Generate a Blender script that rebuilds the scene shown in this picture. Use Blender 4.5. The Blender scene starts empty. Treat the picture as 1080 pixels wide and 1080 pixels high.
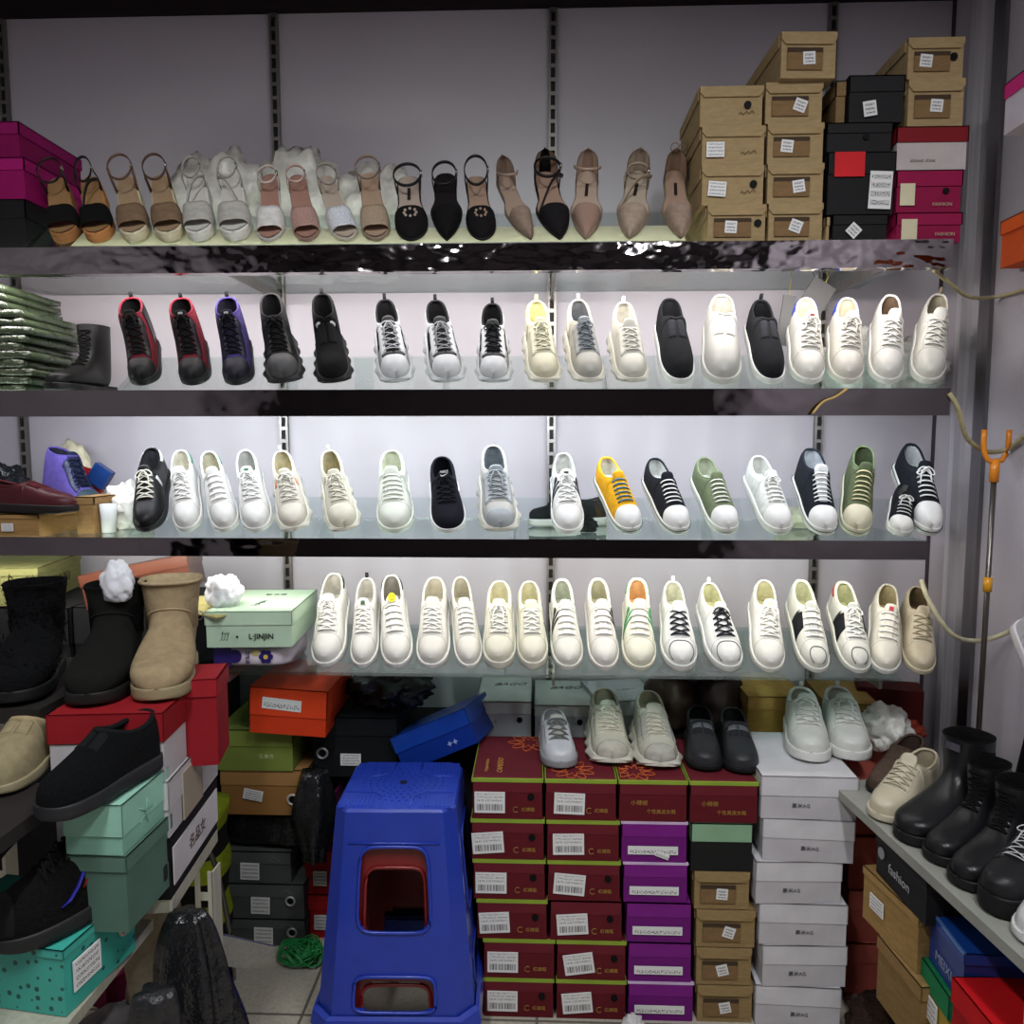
import bpy, bmesh, math, random
from mathutils import Vector, Matrix, Euler, noise
PI = math.pi
SC = bpy.context.scene
COL = SC.collection
rnd = random.Random(7)

# ---------------------------------------------------------------- camera
CAMZ, FPX, PITCH, YAW = 1.455, 800.0, 5.1, 2.0
cam_rot = Euler((math.radians(90 - PITCH), 0, math.radians(YAW)))
RM = cam_rot.to_matrix()
CAM = Vector((0, 0, CAMZ))
cd = bpy.data.cameras.new('camera'); co = bpy.data.objects.new('camera', cd); COL.objects.link(co)
co.location = CAM; co.rotation_euler = cam_rot
cd.sensor_width = 36; cd.lens = 36 * FPX / 1080; cd.clip_start = .02
SC.camera = co
def ray(px, py): return RM @ Vector(((px - 540) / FPX, (540 - py) / FPX, -1))
def PY(px, py, Y): d = ray(px, py); return CAM + d * (Y / d.y)
def PZ(px, py, z): d = ray(px, py); return CAM + d * ((z - CAMZ) / d.z)
def PX(px, py, X): d = ray(px, py); return CAM + d * (X / d.x)

# ---------------------------------------------------------------- materials
def lin(h):
    h = h.lstrip('#'); r = []
    for i in (0, 2, 4):
        c = int(h[i:i+2], 16) / 255
        r.append(c / 12.92 if c <= .04045 else ((c + .055) / 1.055) ** 2.4)
    return (r[0], r[1], r[2], 1)
_M = {}
def mat(h, kind='leather', rough=None, metal=0., **k):
    key = (h, kind, rough, metal, tuple(sorted(k.items())))
    if key in _M: return _M[key]
    m = bpy.data.materials.new(kind + '_' + h.strip('#')); m.use_nodes = True
    nt = m.node_tree; N = nt.nodes; L = nt.links
    b = N['Principled BSDF']; c = lin(h)
    b.inputs['Metallic'].default_value = metal
    b.inputs['Base Color'].default_value = c
    tc = N.new('ShaderNodeTexCoord')
    def noi(scale, det=3, rg=.5, src='Object', scl=None):
        n = N.new('ShaderNodeTexNoise'); n.inputs['Scale'].default_value = scale
        n.inputs['Detail'].default_value = det; n.inputs['Roughness'].default_value = rg
        if scl:
            mp = N.new('ShaderNodeMapping'); mp.inputs['Scale'].default_value = scl
            L.new(tc.outputs[src], mp.inputs[0]); L.new(mp.outputs[0], n.inputs[0])
        else: L.new(tc.outputs[src], n.inputs[0])
        return n
    def vary(fac_out, amt, lo=.35, hi=.65):
        mr = N.new('ShaderNodeMapRange'); mr.inputs[1].default_value = lo; mr.inputs[2].default_value = hi
        L.new(fac_out, mr.inputs[0])
        mx = N.new('ShaderNodeMix'); mx.data_type = 'RGBA'
        mx.inputs[6].default_value = tuple(max(0, x * (1 - amt)) for x in c[:3]) + (1,)
        mx.inputs[7].default_value = tuple(min(1, x * (1 + amt * .6)) for x in c[:3]) + (1,)
        L.new(mr.outputs[0], mx.inputs[0]); L.new(mx.outputs[2], b.inputs['Base Color'])
        return mx
    def bump(out, st, dist):
        bp = N.new('ShaderNodeBump'); bp.inputs['Strength'].default_value = st; bp.inputs['Distance'].default_value = dist
        L.new(out, bp.inputs['Height']); L.new(bp.outputs[0], b.inputs['Normal'])
    R = {'leather': .42, 'fabric': .9, 'suede': .95, 'rubber': .55, 'plastic': .3, 'card': .62, 'kraft': .85,
         'paper': .7, 'patent': .12, 'glitter': .35, 'fur': 1., 'film': .12, 'foil': .3, 'steel': .3, 'wall': .9,
         'dots': .5, 'bag': .22}.get(kind, .5)
    b.inputs['Roughness'].default_value = R if rough is None else rough
    if kind in ('fabric', 'suede', 'fur', 'kraft', 'paper', 'card', 'wall'): b.inputs['Specular IOR Level'].default_value = .15
    elif kind in ('rubber', 'leather') and sum(c[:3]) < .25: b.inputs['Specular IOR Level'].default_value = .3
    if kind == 'leather': n = noi(260, 2); vary(noi(18, 3).outputs[0], .06); bump(n.outputs[0], .25, .0006)
    elif kind in ('fabric', 'suede'):
        n = noi(700, 2); vary(noi(60, 4).outputs[0], .14); bump(n.outputs[0], .5, .0012)
    elif kind == 'fur': n = noi(160, 6, .7); vary(n.outputs[0], .5); bump(n.outputs[0], 1., .012)
    elif kind == 'card': vary(noi(14, 4).outputs[0], .08)
    elif kind == 'kraft': vary(noi(30, 6, .7, scl=(1, 1, 4)).outputs[0], .16); bump(noi(90, 3).outputs[0], .15, .001)
    elif kind == 'paper': vary(noi(20, 3).outputs[0], .05); bump(noi(30, 4).outputs[0], .3, .004)
    elif kind in ('rubber', 'plastic'): vary(noi(25, 3).outputs[0], .07); bump(noi(120, 2).outputs[0], .08, .001)
    elif kind == 'glitter':
        v = N.new('ShaderNodeTexVoronoi'); v.inputs['Scale'].default_value = 420; L.new(tc.outputs['Object'], v.inputs[0])
        vary(v.outputs['Distance'], .6, .1, .6); bump(v.outputs['Distance'], .8, .001)
    elif kind == 'foil': n = noi(9, 3); bump(n.outputs[0], .25, .01)
    elif kind == 'bag': n = noi(14, 5, .6); bump(n.outputs[0], .9, .02)
    elif kind == 'steel': vary(noi(6, 4, scl=(20, 20, .4)).outputs[0], .12)
    elif kind == 'wall': vary(noi(2.2, 5).outputs[0], .05); bump(noi(150, 3).outputs[0], .1, .001)
    elif kind == 'dots':
        v = N.new('ShaderNodeTexVoronoi'); v.inputs['Scale'].default_value = k.get('sc', 46); v.inputs['Randomness'].default_value = .55
        L.new(tc.outputs['Object'], v.inputs[0])
        mr = N.new('ShaderNodeMath'); mr.operation = 'LESS_THAN'; mr.inputs[1].default_value = .22; L.new(v.outputs['Distance'], mr.inputs[0])
        mx = N.new('ShaderNodeMix'); mx.data_type = 'RGBA'; mx.inputs[6].default_value = c; mx.inputs[7].default_value = lin(k.get('dot', '1d4a45'))
        L.new(mr.outputs[0], mx.inputs[0]); L.new(mx.outputs[2], b.inputs['Base Color'])
    _M[key] = m
    return m
def glassy(name, tint, fac=.12, rough=.03, alpha=None, wrinkle=0):
    key = name
    if key in _M: return _M[key]
    m = bpy.data.materials.new(name); m.use_nodes = True; nt = m.node_tree; N = nt.nodes; L = nt.links
    N.remove(N['Principled BSDF']); out = N['Material Output']
    t = N.new('ShaderNodeBsdfTransparent'); t.inputs[0].default_value = lin(tint)
    g = N.new('ShaderNodeBsdfGlossy'); g.inputs['Roughness'].default_value = rough
    mx = N.new('ShaderNodeMixShader')
    lw = N.new('ShaderNodeLayerWeight'); lw.inputs[0].default_value = .5
    fr = N.new('ShaderNodeMath'); fr.operation = 'POWER'; fr.inputs[1].default_value = 4.5; L.new(lw.outputs['Facing'], fr.inputs[0])
    ad = N.new('ShaderNodeMath'); ad.operation = 'ADD'; ad.use_clamp = True; ad.inputs[1].default_value = fac
    L.new(fr.outputs[0], ad.inputs[0]); L.new(ad.outputs[0], mx.inputs[0])
    L.new(t.outputs[0], mx.inputs[1]); L.new(g.outputs[0], mx.inputs[2])
    last = mx
    if wrinkle or alpha:
        d = N.new('ShaderNodeBsdfPrincipled'); d.inputs['Base Color'].default_value = lin(alpha or 'ffffff'); d.inputs['Roughness'].default_value = .3
        tc = N.new('ShaderNodeTexCoord'); n = N.new('ShaderNodeTexNoise'); n.inputs['Scale'].default_value = 22; n.inputs['Detail'].default_value = 5
        L.new(tc.outputs['Object'], n.inputs[0])
        bp = N.new('ShaderNodeBump'); bp.inputs['Strength'].default_value = .9; bp.inputs['Distance'].default_value = .01; L.new(n.outputs[0], bp.inputs['Height'])
        L.new(bp.outputs[0], d.inputs['Normal']); L.new(bp.outputs[0], g.inputs['Normal'])
        m2 = N.new('ShaderNodeMixShader')
        mr = N.new('ShaderNodeMapRange'); mr.inputs[1].default_value = .35; mr.inputs[2].default_value = .68
        mr.inputs[3].default_value = max(0, wrinkle - .2); mr.inputs[4].default_value = min(1, wrinkle + .25)
        L.new(n.outputs[0], mr.inputs[0]); L.new(mr.outputs[0], m2.inputs[0])
        L.new(mx.outputs[0], m2.inputs[1]); L.new(d.outputs[0], m2.inputs[2]); last = m2
    L.new(last.outputs[0], out.inputs[0])
    _M[key] = m
    return m
GLASS = glassy('shelf_glass', 'e9f4f1', .07)
MILK = bpy.data.materials.new('added_glow_film'); MILK.use_nodes = True  # translucent material for the strip added to glow from the tube below
_n = MILK.node_tree; _n.nodes.remove(_n.nodes['Principled BSDF'])
_a = _n.nodes.new('ShaderNodeBsdfTranslucent'); _a.inputs[0].default_value = lin('f4efdc'); _b = _n.nodes.new('ShaderNodeBsdfDiffuse'); _b.inputs[0].default_value = lin('d9d4c4')
_c = _n.nodes.new('ShaderNodeMixShader'); _c.inputs[0].default_value = .35; _n.links.new(_a.outputs[0], _c.inputs[1]); _n.links.new(_b.outputs[0], _c.inputs[2])
_n.links.new(_c.outputs[0], _n.nodes['Material Output'].inputs[0])
ACRYL = glassy('clear_acrylic', 'f8fcfb', .03)
FILM = glassy('clear_film', 'f7f7f5', .05, .12, 'f2f0ea', .3)
WRAP = glassy('crumpled_clear_bag', 'f7f7f5', .05, .12, 'f4f2ea', .68)
WRAP2 = glassy('milky_crumpled_bag', 'f7f7f5', .05, .15, 'dedad0', .9)
VINYL = glassy('clear_vinyl', 'f4ece6', .1, .08)
DUSTY = glassy('green_clear_sleeve', '8f9c7e', .1, .2, '4b583e', .55)
def emis(h, st):
    m = bpy.data.materials.new('lamp_' + h); m.use_nodes = True; nt = m.node_tree
    b = nt.nodes['Principled BSDF']; b.inputs['Emission Color'].default_value = lin(h); b.inputs['Emission Strength'].default_value = st
    b.inputs['Base Color'].default_value = lin(h)
    return m
def printed(kind):
    """white sticker with printed rows and a bar code, in generated coordinates"""
    if ('pr', kind) in _M: return _M[('pr', kind)]
    m = bpy.data.materials.new('printed_' + kind); m.use_nodes = True; nt = m.node_tree; N = nt.nodes; L = nt.links
    b = N['Principled BSDF']; b.inputs['Roughness'].default_value = .5
    tc = N.new('ShaderNodeTexCoord'); sp = N.new('ShaderNodeSeparateXYZ'); L.new(tc.outputs['Generated'], sp.inputs[0])
    def mth(op, a, bb=None):
        n = N.new('ShaderNodeMath'); n.operation = op
        for i, v in enumerate((a, bb)):
            if v is None: continue
            if isinstance(v, (int, float)): n.inputs[i].default_value = v
            else: L.new(v, n.inputs[i])
        return n.outputs[0]
    X, Z = sp.outputs[0], sp.outputs[2]
    def band(v, lo, hi): return mth('MULTIPLY', mth('GREATER_THAN', v, lo), mth('LESS_THAN', v, hi))
    def nse(sx, sz, th, seed=0):
        cb = N.new('ShaderNodeCombineXYZ'); L.new(mth('MULTIPLY', X, sx), cb.inputs[0]); L.new(mth('MULTIPLY', Z, sz), cb.inputs[1]); cb.inputs[2].default_value = seed
        n = N.new('ShaderNodeTexNoise'); n.inputs['Scale'].default_value = 1; n.inputs['Detail'].default_value = 1; L.new(cb.outputs[0], n.inputs[0])
        return mth('GREATER_THAN', n.outputs[0], th)
    if kind == 'barcode':
        bars = mth('MULTIPLY', nse(46, 0, .5), mth('MULTIPLY', band(Z, .12, .42), band(X, .08, .93)))
        rows = mth('MULTIPLY', nse(34, 24, .56, 3), mth('MULTIPLY', band(Z, .5, .93), band(X, .06, .93)))
        gap = mth('GREATER_THAN', mth('FRACT', mth('MULTIPLY', Z, 6.2)), .45)
        ink = mth('MAXIMUM', bars, mth('MULTIPLY', rows, gap))
    elif kind == 'rows':
        rows = mth('MULTIPLY', nse(26, 30, .52, 5), mth('MULTIPLY', band(Z, .1, .9), band(X, .07, .93)))
        gap = mth('GREATER_THAN', mth('FRACT', mth('MULTIPLY', Z, 4.3)), .4)
        ink = mth('MULTIPLY', rows, gap)
    elif kind == 'strip':
        ink = mth('MULTIPLY', nse(40, 8, .55, 9), mth('MULTIPLY', band(Z, .15, .55), band(X, .04, .96)))
    else:
        rows = mth('MULTIPLY', nse(15, 20, .5, 11), mth('MULTIPLY', band(Z, .16, .84), band(X, .14, .86)))
        ink = mth('MULTIPLY', rows, mth('GREATER_THAN', mth('FRACT', mth('MULTIPLY', Z, 3.6)), .42))
    mx = N.new('ShaderNodeMix'); mx.data_type = 'RGBA'; mx.inputs[6].default_value = lin('dcdcda'); mx.inputs[7].default_value = lin('2c2c30')
    L.new(ink, mx.inputs[0]); L.new(mx.outputs[2], b.inputs['Base Color'])
    _M[('pr', kind)] = m
    return m

# ---------------------------------------------------------------- mesh builder
class MB:
    def __init__(s): s.v = []; s.f = []
    def add(s, vs, fs):
        o = len(s.v); s.v += [tuple(v) for v in vs]; s.f += [tuple(i + o for i in f) for f in fs]; return s
    def grid(s, rows, cu=False, cv=False):
        nu, nv = len(rows), len(rows[0]); vs = [p for r in rows for p in r]; fs = []
        for i in range(nu if cu else nu - 1):
            for j in range(nv if cv else nv - 1):
                a, b = i, (i + 1) % nu; c, d = j, (j + 1) % nv
                fs.append((a * nv + c, a * nv + d, b * nv + d, b * nv + c))
        return s.add(vs, fs)
    def fan(s, ring):
        c = Vector((0, 0, 0))
        for p in ring: c += Vector(p)
        c /= len(ring); n = len(ring)
        return s.add([c] + list(ring), [(0, i + 1, (i + 1) % n + 1) for i in range(n)])
    def box(s, x0, x1, y0, y1, z0, z1, m=None):
        vs = [Vector((x, y, z)) for x in (x0, x1) for y in (y0, y1) for z in (z0, z1)]
        if m is not None: vs = [m @ v for v in vs]
        return s.add(vs, [(0, 1, 3, 2), (4, 6, 7, 5), (0, 4, 5, 1), (2, 3, 7, 6), (0, 2, 6, 4), (1, 5, 7, 3)])
    def tube(s, path, r, n=6, closed=False, flat=1.0, nrm=None):
        P = [Vector(p) for p in path]; rows = []; up = Vector(nrm) if nrm is not None else Vector((0, 0, 1))
        for i, p in enumerate(P):
            a = P[(i - 1) % len(P)] if (i or closed) else P[0]; b = P[(i + 1) % len(P)] if (i < len(P) - 1 or closed) else P[-1]
            t = (b - a)
            t = t.normalized() if t.length > 1e-9 else Vector((0, 0, 1))
            if abs(t.dot(up)) > .97: sd = t.cross(Vector((1, 0, 0)))
            else: sd = t.cross(up)
            sd.normalize(); u2 = sd.cross(t)
            rr = r[i] if isinstance(r, (list, tuple)) else r
            rows.append([p + sd * (rr * math.cos(2*PI*k/n)) + u2 * (rr * flat * math.sin(2*PI*k/n)) for k in range(n)])
        s.grid(rows, cu=closed, cv=True)
        if not closed: s.fan(rows[0]); s.fan(rows[-1])
        return s
    def cyl(s, c, r, h, n=16, axis='z', r2=None):
        r2 = r if r2 is None else r2; c = Vector(c); rows = []
        for t, rr in ((0, r), (1, r2)):
            ring = []
            for k in range(n):
                a = 2*PI*k/n; q = (rr*math.cos(a), rr*math.sin(a), h*t)
                if axis == 'y': q = (q[0], q[2], q[1])
                if axis == 'x': q = (q[2], q[0], q[1])
                ring.append(c + Vector(q))
            rows.append(ring)
        s.grid(rows, cv=True); s.fan(rows[0]); s.fan(rows[1]); return s
    def build(s, name, m, parent=None, smooth=True, loc=None, rot=None, merge=1e-5, **tags):
        me = bpy.data.meshes.new(name); me.from_pydata(s.v, [], s.f)
        bm = bmesh.new(); bm.from_mesh(me)
        if merge: bmesh.ops.remove_doubles(bm, verts=bm.verts, dist=merge)
        bmesh.ops.recalc_face_normals(bm, faces=bm.faces); bm.to_mesh(me); bm.free()
        if smooth:
            for p in me.polygons: p.use_smooth = True
        me.materials.append(m)
        o = bpy.data.objects.new(name, me); COL.objects.link(o)
        if parent is not None: o.parent = parent
        if loc is not None: o.location = loc
        if rot is not None: o.rotation_euler = rot
        if tags: tag(o, **tags)
        return o
def tag(o, label=None, cat=None, group=None, kind=None):
    for k, v in (('label', label), ('category', cat), ('group', group), ('kind', kind)):
        if v: o[k] = v
    return o
def thing(name, loc, rot=(0, 0, 0), label=None, cat=None, group=None):
    o = bpy.data.objects.new(name, None); COL.objects.link(o); o.empty_display_size = .05
    o.location = loc; o.rotation_euler = rot
    return tag(o, label, cat, group)
def copy_tree(root, label=None, group=None, loc=None, rot=None):
    def cp(o, par):
        c = o.copy(); COL.objects.link(c)
        if par is not None: c.parent = par
        for ch in [x for x in ALLCH.get(o.name, [])]: cp(ch, c)
        return c
    r = cp(root, None)
    if label: r['label'] = label
    if group: r['group'] = group
    if loc is not None: r.location = loc
    if rot is not None: r.rotation_euler = rot
    return r
ALLCH = {}
def index_children():
    ALLCH.clear()
    for o in COL.objects:
        if o.parent: ALLCH.setdefault(o.parent.name, []).append(o)
_TX = {}
def lettering(body, size, m, parent, loc, rot=(PI/2, 0, 0), name='lettering', align='CENTER', shear=0, bold=0):
    key = (body, size, align, shear, bold)
    if key not in _TX:
        c = bpy.data.curves.new('t', 'FONT'); c.body = body; c.size = size; c.align_x = align; c.align_y = 'CENTER'
        c.extrude = .0004; c.shear = shear; c.offset = bold; c.resolution_u = 3
        o = bpy.data.objects.new('t', c); COL.objects.link(o)
        dg = bpy.context.evaluated_depsgraph_get(); dg.update()
        me = bpy.data.meshes.new_from_object(o.evaluated_get(dg)); bpy.data.objects.remove(o); _TX[key] = me
    me = _TX[key].copy(); me.materials.clear(); me.materials.append(m)
    o = bpy.data.objects.new(name, me); COL.objects.link(o); o.parent = parent; o.location = loc; o.rotation_euler = rot
    return o
def K(keys, s):
    if s <= keys[0][0]: return keys[0][1]
    for (a, va), (b, vb) in zip(keys, keys[1:]):
        if s <= b:
            t = (s - a) / (b - a); t = t * t * (3 - 2 * t) if len(keys) < 3 else t
            return va + (vb - va) * t
    return keys[-1][1]
def KS(keys, s):
    """catmull-rom through the keys"""
    n = len(keys)
    if s <= keys[0][0]: return keys[0][1]
    if s >= keys[-1][0]: return keys[-1][1]
    for i in range(n - 1):
        a, va = keys[i]; b, vb = keys[i + 1]
        if s <= b:
            t = (s - a) / (b - a)
            m0 = (vb - keys[i - 1][1]) / (b - keys[i - 1][0]) if i else (vb - va) / (b - a)
            m1 = (keys[i + 2][1] - va) / (keys[i + 2][0] - a) if i + 2 < n else (vb - va) / (b - a)
            h = b - a
            return ((2*t**3 - 3*t**2 + 1) * va + (t**3 - 2*t**2 + t) * h * m0 + (-2*t**3 + 3*t**2) * vb + (t**3 - t**2) * h * m1)

# ---------------------------------------------------------------- shoe shapes
BASE = dict(L=.268, wb=.047, wm=.040, wh=.039, asym=.006, toe=2.3, a_toe=.3,
            H=[(0, .022), (.05, .034), (.14, .040), (.25, .047), (.4, .066), (.53, .086)],
            hc=[(.53, .086), (.66, .066), (.82, .066), (1., .082)],
            o0=.52, o1=.982, ow=.031, zt=[(0, .02), (1, .026)], zb=[(0, .006), (.12, 0), (1, 0)])
class Shape:
    def __init__(s, **k): s.__dict__.update(BASE); s.__dict__.update(k); s.S = None
    def W(p, s):
        s = min(1, max(0, s))
        if s < p.a_toe: return p.wb * max(0, 1 - ((p.a_toe - s) / p.a_toe) ** p.toe) ** (1 / p.toe)
        if s < .62: t = (s - p.a_toe) / (.62 - p.a_toe); t = t*t*(3-2*t); return p.wb + (p.wm - p.wb) * t
        if s < .86: t = (s - .62) / .24; t = t*t*(3-2*t); return p.wm + (p.wh - p.wm) * t
        return p.wh * max(0, 1 - ((s - .86) / .14) ** 2.6) ** (1 / 2.6)
    def O(p, s):
        if s <= p.o0 or s >= p.o1: return 0
        c = (p.o0 + p.o1) / 2; r = (p.o1 - p.o0) / 2; e = abs((s - c) / r)
        return min(p.ow * max(0, 1 - e ** 2.6) ** (1 / 2.6), max(0, p.W(s) - .004))
    def Hh(p, s): return KS(p.H, s) if s <= p.o0 else KS(p.hc, s)
    def ZT(p, s): return KS(p.zt, s)
    def ZB(p, s): return KS(p.zb, s)
    def c(p, s): return p.asym * math.cos(PI * s)
    def P(p, s, u):
        w, o, H = p.W(s), p.O(s), p.Hh(s); th = (1 - abs(u)) * PI / 2
        x = o + (w - o) * max(0, math.cos(th)) ** .72; z = H * max(0, math.sin(th)) ** .8
        return Vector(((x if u >= 0 else -x) + p.c(s), s * p.L, z + p.ZT(s) - .002))
    def Nn(p, s, u):
        e = .004; s0, s1 = max(0.001, s - e), min(.999, s + e); sg = 1 if u >= 0 else -1
        a = abs(u); a0, a1 = max(.002, a - .01), min(.998, a + .01)
        ds = p.P(s1, u) - p.P(s0, u); du = p.P(s, sg * a1) - p.P(s, sg * a0); n = ds.cross(du)
        if n.length < 1e-10: return Vector((0, -1 if s < .5 else 1, 0))
        n.normalize(); ref = p.P(s, u) - Vector((p.c(s), min(max(s, .15), .85) * p.L, p.ZT(s) + .015))
        return n if n.dot(ref) > 0 else -n
    def Q(p, s, u, off): return p.P(s, u) + p.Nn(s, u) * off
SS = [0, .004, .012, .025, .045, .07, .1, .14, .18, .23, .28, .33, .38, .43, .48, .52]
def ssamp(p):
    r = [s for s in SS if s < p.o0 - .012] + [p.o0 - .006, p.o0]
    r += [p.o0 + (p.o1 - p.o0) * t for t in (.004, .02, .05, .1, .18, .28, .4, .52, .64, .75, .84, .91, .955, .98, .996)] + [p.o1, .975, .985, .993, 1]
    return sorted(set(x for x in r if x <= 1))
US = [1, .93, .85, .76, .66, .55, .44, .33, .22, .11, .04, 0]
def upper(p, m, par, name='upper', smin=0, smax=1):
    b = MB(); ss = [s for s in ssamp(p) if smin <= s <= smax]
    b.grid([[p.P(s, -u if u else -1e-9) for u in US] for s in ss]); b.grid([[p.P(s, u) for u in US] for s in ss])
    return b.build(name, m, par)
def patch(b, p, s0, s1, u0, u1, off=.0012, ns=8, nu=8, fs0=None, fs1=None):
    rows = []
    for i in range(ns + 1):
        row = []
        for j in range(nu + 1):
            u = u0 + (u1 - u0) * j / nu
            a = fs0(u) if fs0 else s0; c = fs1(u) if fs1 else s1
            row.append(p.Q(min(1, max(0, a + (c - a) * i / ns)), u, off))
        rows.append(row)
    b.grid(rows)
    base = []
    for i, j in [(0, j) for j in range(nu + 1)] + [(i, nu) for i in range(1, ns + 1)] + [(ns, j) for j in range(nu - 1, -1, -1)] + [(i, 0) for i in range(ns - 1, 0, -1)]:
        u = u0 + (u1 - u0) * j / nu; a = fs0(u) if fs0 else s0; c = fs1(u) if fs1 else s1
        base.append((rows[i][j], p.Q(min(1, max(0, a + (c - a) * i / ns)), u, -.0008)))
    b.grid([[q[0] for q in base], [q[1] for q in base]], cv=True)
def oploop(p, e=1e-9):
    ss = [s for s in ssamp(p) if p.o0 <= s <= p.o1]
    return [(s, -1) for s in ss] + [(s, 1) for s in reversed(ss[1:-1])]
def lining(p, ml, mi, par, mc=None, cr=.0035, collar=True):
    lp = oploop(p); R = [[], [], [], []]
    for s, g in lp:
        w, o, H, zb, c = p.W(s), p.O(s), p.Hh(s), p.ZT(s) - .002, p.c(s)
        R[0].append(Vector((g * o + c, s * p.L, H + zb)))
        k = max(0, w - .004)
        sy = p.o0 - .05 + (s - p.o0) * ((.97 - p.o0 + .05) / (p.o1 - p.o0))
        R[1].append(Vector((g * min(k, o + (w - o) * .5) + c, (s * .6 + sy * .4) * p.L, H * .66 + zb)))
        w2 = max(0, p.W(sy) - .009)
        R[2].append(Vector((g * w2 * (.94 if s not in (p.o0, p.o1) else 0) + c, sy * p.L, .016 + zb)))
        R[3].append(Vector((g * w2 * (.92 if s not in (p.o0, p.o1) else 0) + c, sy * p.L, .006 + zb)))
    b = MB(); b.grid(R, cv=True); b.build('lining', ml, par)
    b = MB(); ss = [p.o0 - .1 + (.965 - p.o0 + .1) * i / 12 for i in range(13)]
    b.grid([[Vector((g * max(0, p.W(s) - .009) + p.c(s), s * p.L, p.ZT(s) + .0055)) for g in (-1, -.5, 0, .5, 1)] for s in ss])
    b.build('insole', mi, par)
    if collar:
        b = MB(); b.tube([R[0][i] for i in range(len(lp))], cr, 7, True); b.build('collar', mc or ml, par)
def sole(p, m, par, grow=.004, name='sole', z0=None, z1=None, bumps=0, bfreq=5, flare=.0, L=None, toe_up=0):
    b = MB(); rows = []
    for i in range(41):
        t = i / 40; s = .5 - .5 * math.cos(PI * t)
        w = p.W(s) + grow * (1 - abs(2*s - 1) ** 8)
        y = -grow + s * (p.L + 2 * grow)
        zt = (p.ZT(s) if z1 is None else p.ZB(s) + z1) + toe_up * max(0, 1 - s / .18); zb = p.ZB(s) if z0 is None else p.ZB(s) + z0
        bp = bumps * max(0, math.sin(2 * PI * bfreq * s)) if bumps else 0
        c = p.c(s); h = zt - zb; kf = min(1, w / .03); bp *= kf; fl = flare * kf
        pr = [(0, zb), (w*.82 + bp, zb), (w + bp + fl, zb + h*.14), (w + bp*1.1 + fl*.8, zb + h*.42), (w + bp*.3 + fl*.3, zb + h*.7), (w, zb + h*.93), (w - .0018, zt + .0015), (w - .006, zt)]
        row = [Vector((c + x, y, z)) for x, z in pr] + [Vector((c - x, y, z)) for x, z in reversed(pr[1:])]
        rows.append(row)
    b.grid(rows, cv=True)
    return b.build(name, m, par)
def topz(p, s, x):
    w = max(p.W(s), 1e-4); r = min(.999, abs(x) / w); th = math.acos(r ** (1 / .72))
    return KS(p.H, s) * math.sin(th) ** .8 + p.ZT(s) - .002
def tongue(p, m, par, s0=.25, tw=.0185, up=.026, lean=.5):
    b = MB(); rows = []; xs = [-1, -.7, -.35, 0, .35, .7, 1]
    e = p.o0 - .02
    for i in range(9):
        s = s0 + (e - s0) * i / 8; k = tw * (.62 + .38 * i / 8)
        rows.append([Vector((p.c(s) + k*x, s * p.L, topz(p, s, k*x) + .0022)) for x in xs])
    c = p.c(e)
    for i in range(1, 6):
        t = i / 5; k = tw * (1.08 - (.0 if t < .7 else (t - .7) * .9))
        rows.append([Vector((c + k*x, e * p.L + up * (lean * t + .12 * t * t), topz(p, e, 0) + .0022 + up * .85 * t - .004 * x * x)) for x in xs])
    back = [[q + Vector((0, .0035, -.0035)) for q in r] for r in reversed(rows)]
    b.grid(rows + back); b.grid([[r[0] for r in rows], [r[0] + Vector((0, .0035, -.0035)) for r in rows]]); b.grid([[r[-1] for r in rows], [r[-1] + Vector((0, .0035, -.0035)) for r in rows]])
    return b.build('tongue', m, par), rows
def laces(p, m, par, s0=.27, n=5, ue=.3, r=.0027, style='x', bow=True, seed=0, loose=0, drop=1.):
    rr = random.Random(seed); b = MB(); s1 = p.o0 - .018; st = (s1 - s0) / max(1, n - 1)
    def arc(sa, ua, sb, ub, h):
        A, B = p.Q(sa, ua, .0025), p.Q(sb, ub, .0025); pts = []
        for k in range(7):
            t = k / 6; q = A.lerp(B, t); sx = sa + (sb - sa) * t; x = q.x - p.c(sx)
            z = max(q.z, topz(p, min(sx, p.o0), x)) if abs(x) < p.W(sx) else q.z
            q.z = max(q.z, z + .003) + h * math.sin(PI * t); pts.append(q)
        pts[0] = p.Q(sa, ua, .001); pts[-1] = p.Q(sb, ub, .001)
        b.tube(pts, r, 5, flat=.55)
    for i in range(n):
        s = s0 + st * i
        if style == 'bar' or i == 0: arc(s, -ue, s, ue, .0018)
        else:
            arc(s - st, -ue, s, ue, .0015); arc(s - st, ue, s, -ue, .0032)
    if bow:
        C = Vector((p.c(s1), s1 * p.L, topz(p, s1, 0) + .009)); sl = Vector((0, -.72, -.55))
        for g in (-1, 1):
            a = rr.uniform(.7, 1.15) * drop; pts = []
            for k in range(11):
                t = 2 * PI * k / 10; rad = .5 - .5 * math.cos(t)
                pts.append(C + Vector((g * (.026 * rad), 0, 0)) + sl * (.013 * a * rad + .009 * math.sin(t)) + Vector((0, 0, .006 * math.sin(t / 2) - .006 * rad)))
            b.tube(pts, r * .85, 5, flat=.7)
            l = rr.uniform(.03, .048) * drop
            pts = [C + Vector((g * (.004 + .018 * t + .004 * math.sin(5*t)), 0, 0)) + sl * (l * t) + Vector((0, 0, .002 - .002 * t)) for t in (0, .2, .4, .6, .8, 1)]
            b.tube(pts, r * .85, 5)
        b.tube([C + Vector((-.004, 0, 0)), C + Vector((0, -.002, .004)), C + Vector((.004, 0, 0))], r * 1.5, 6)
    return b.build('laces', m, par)
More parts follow.
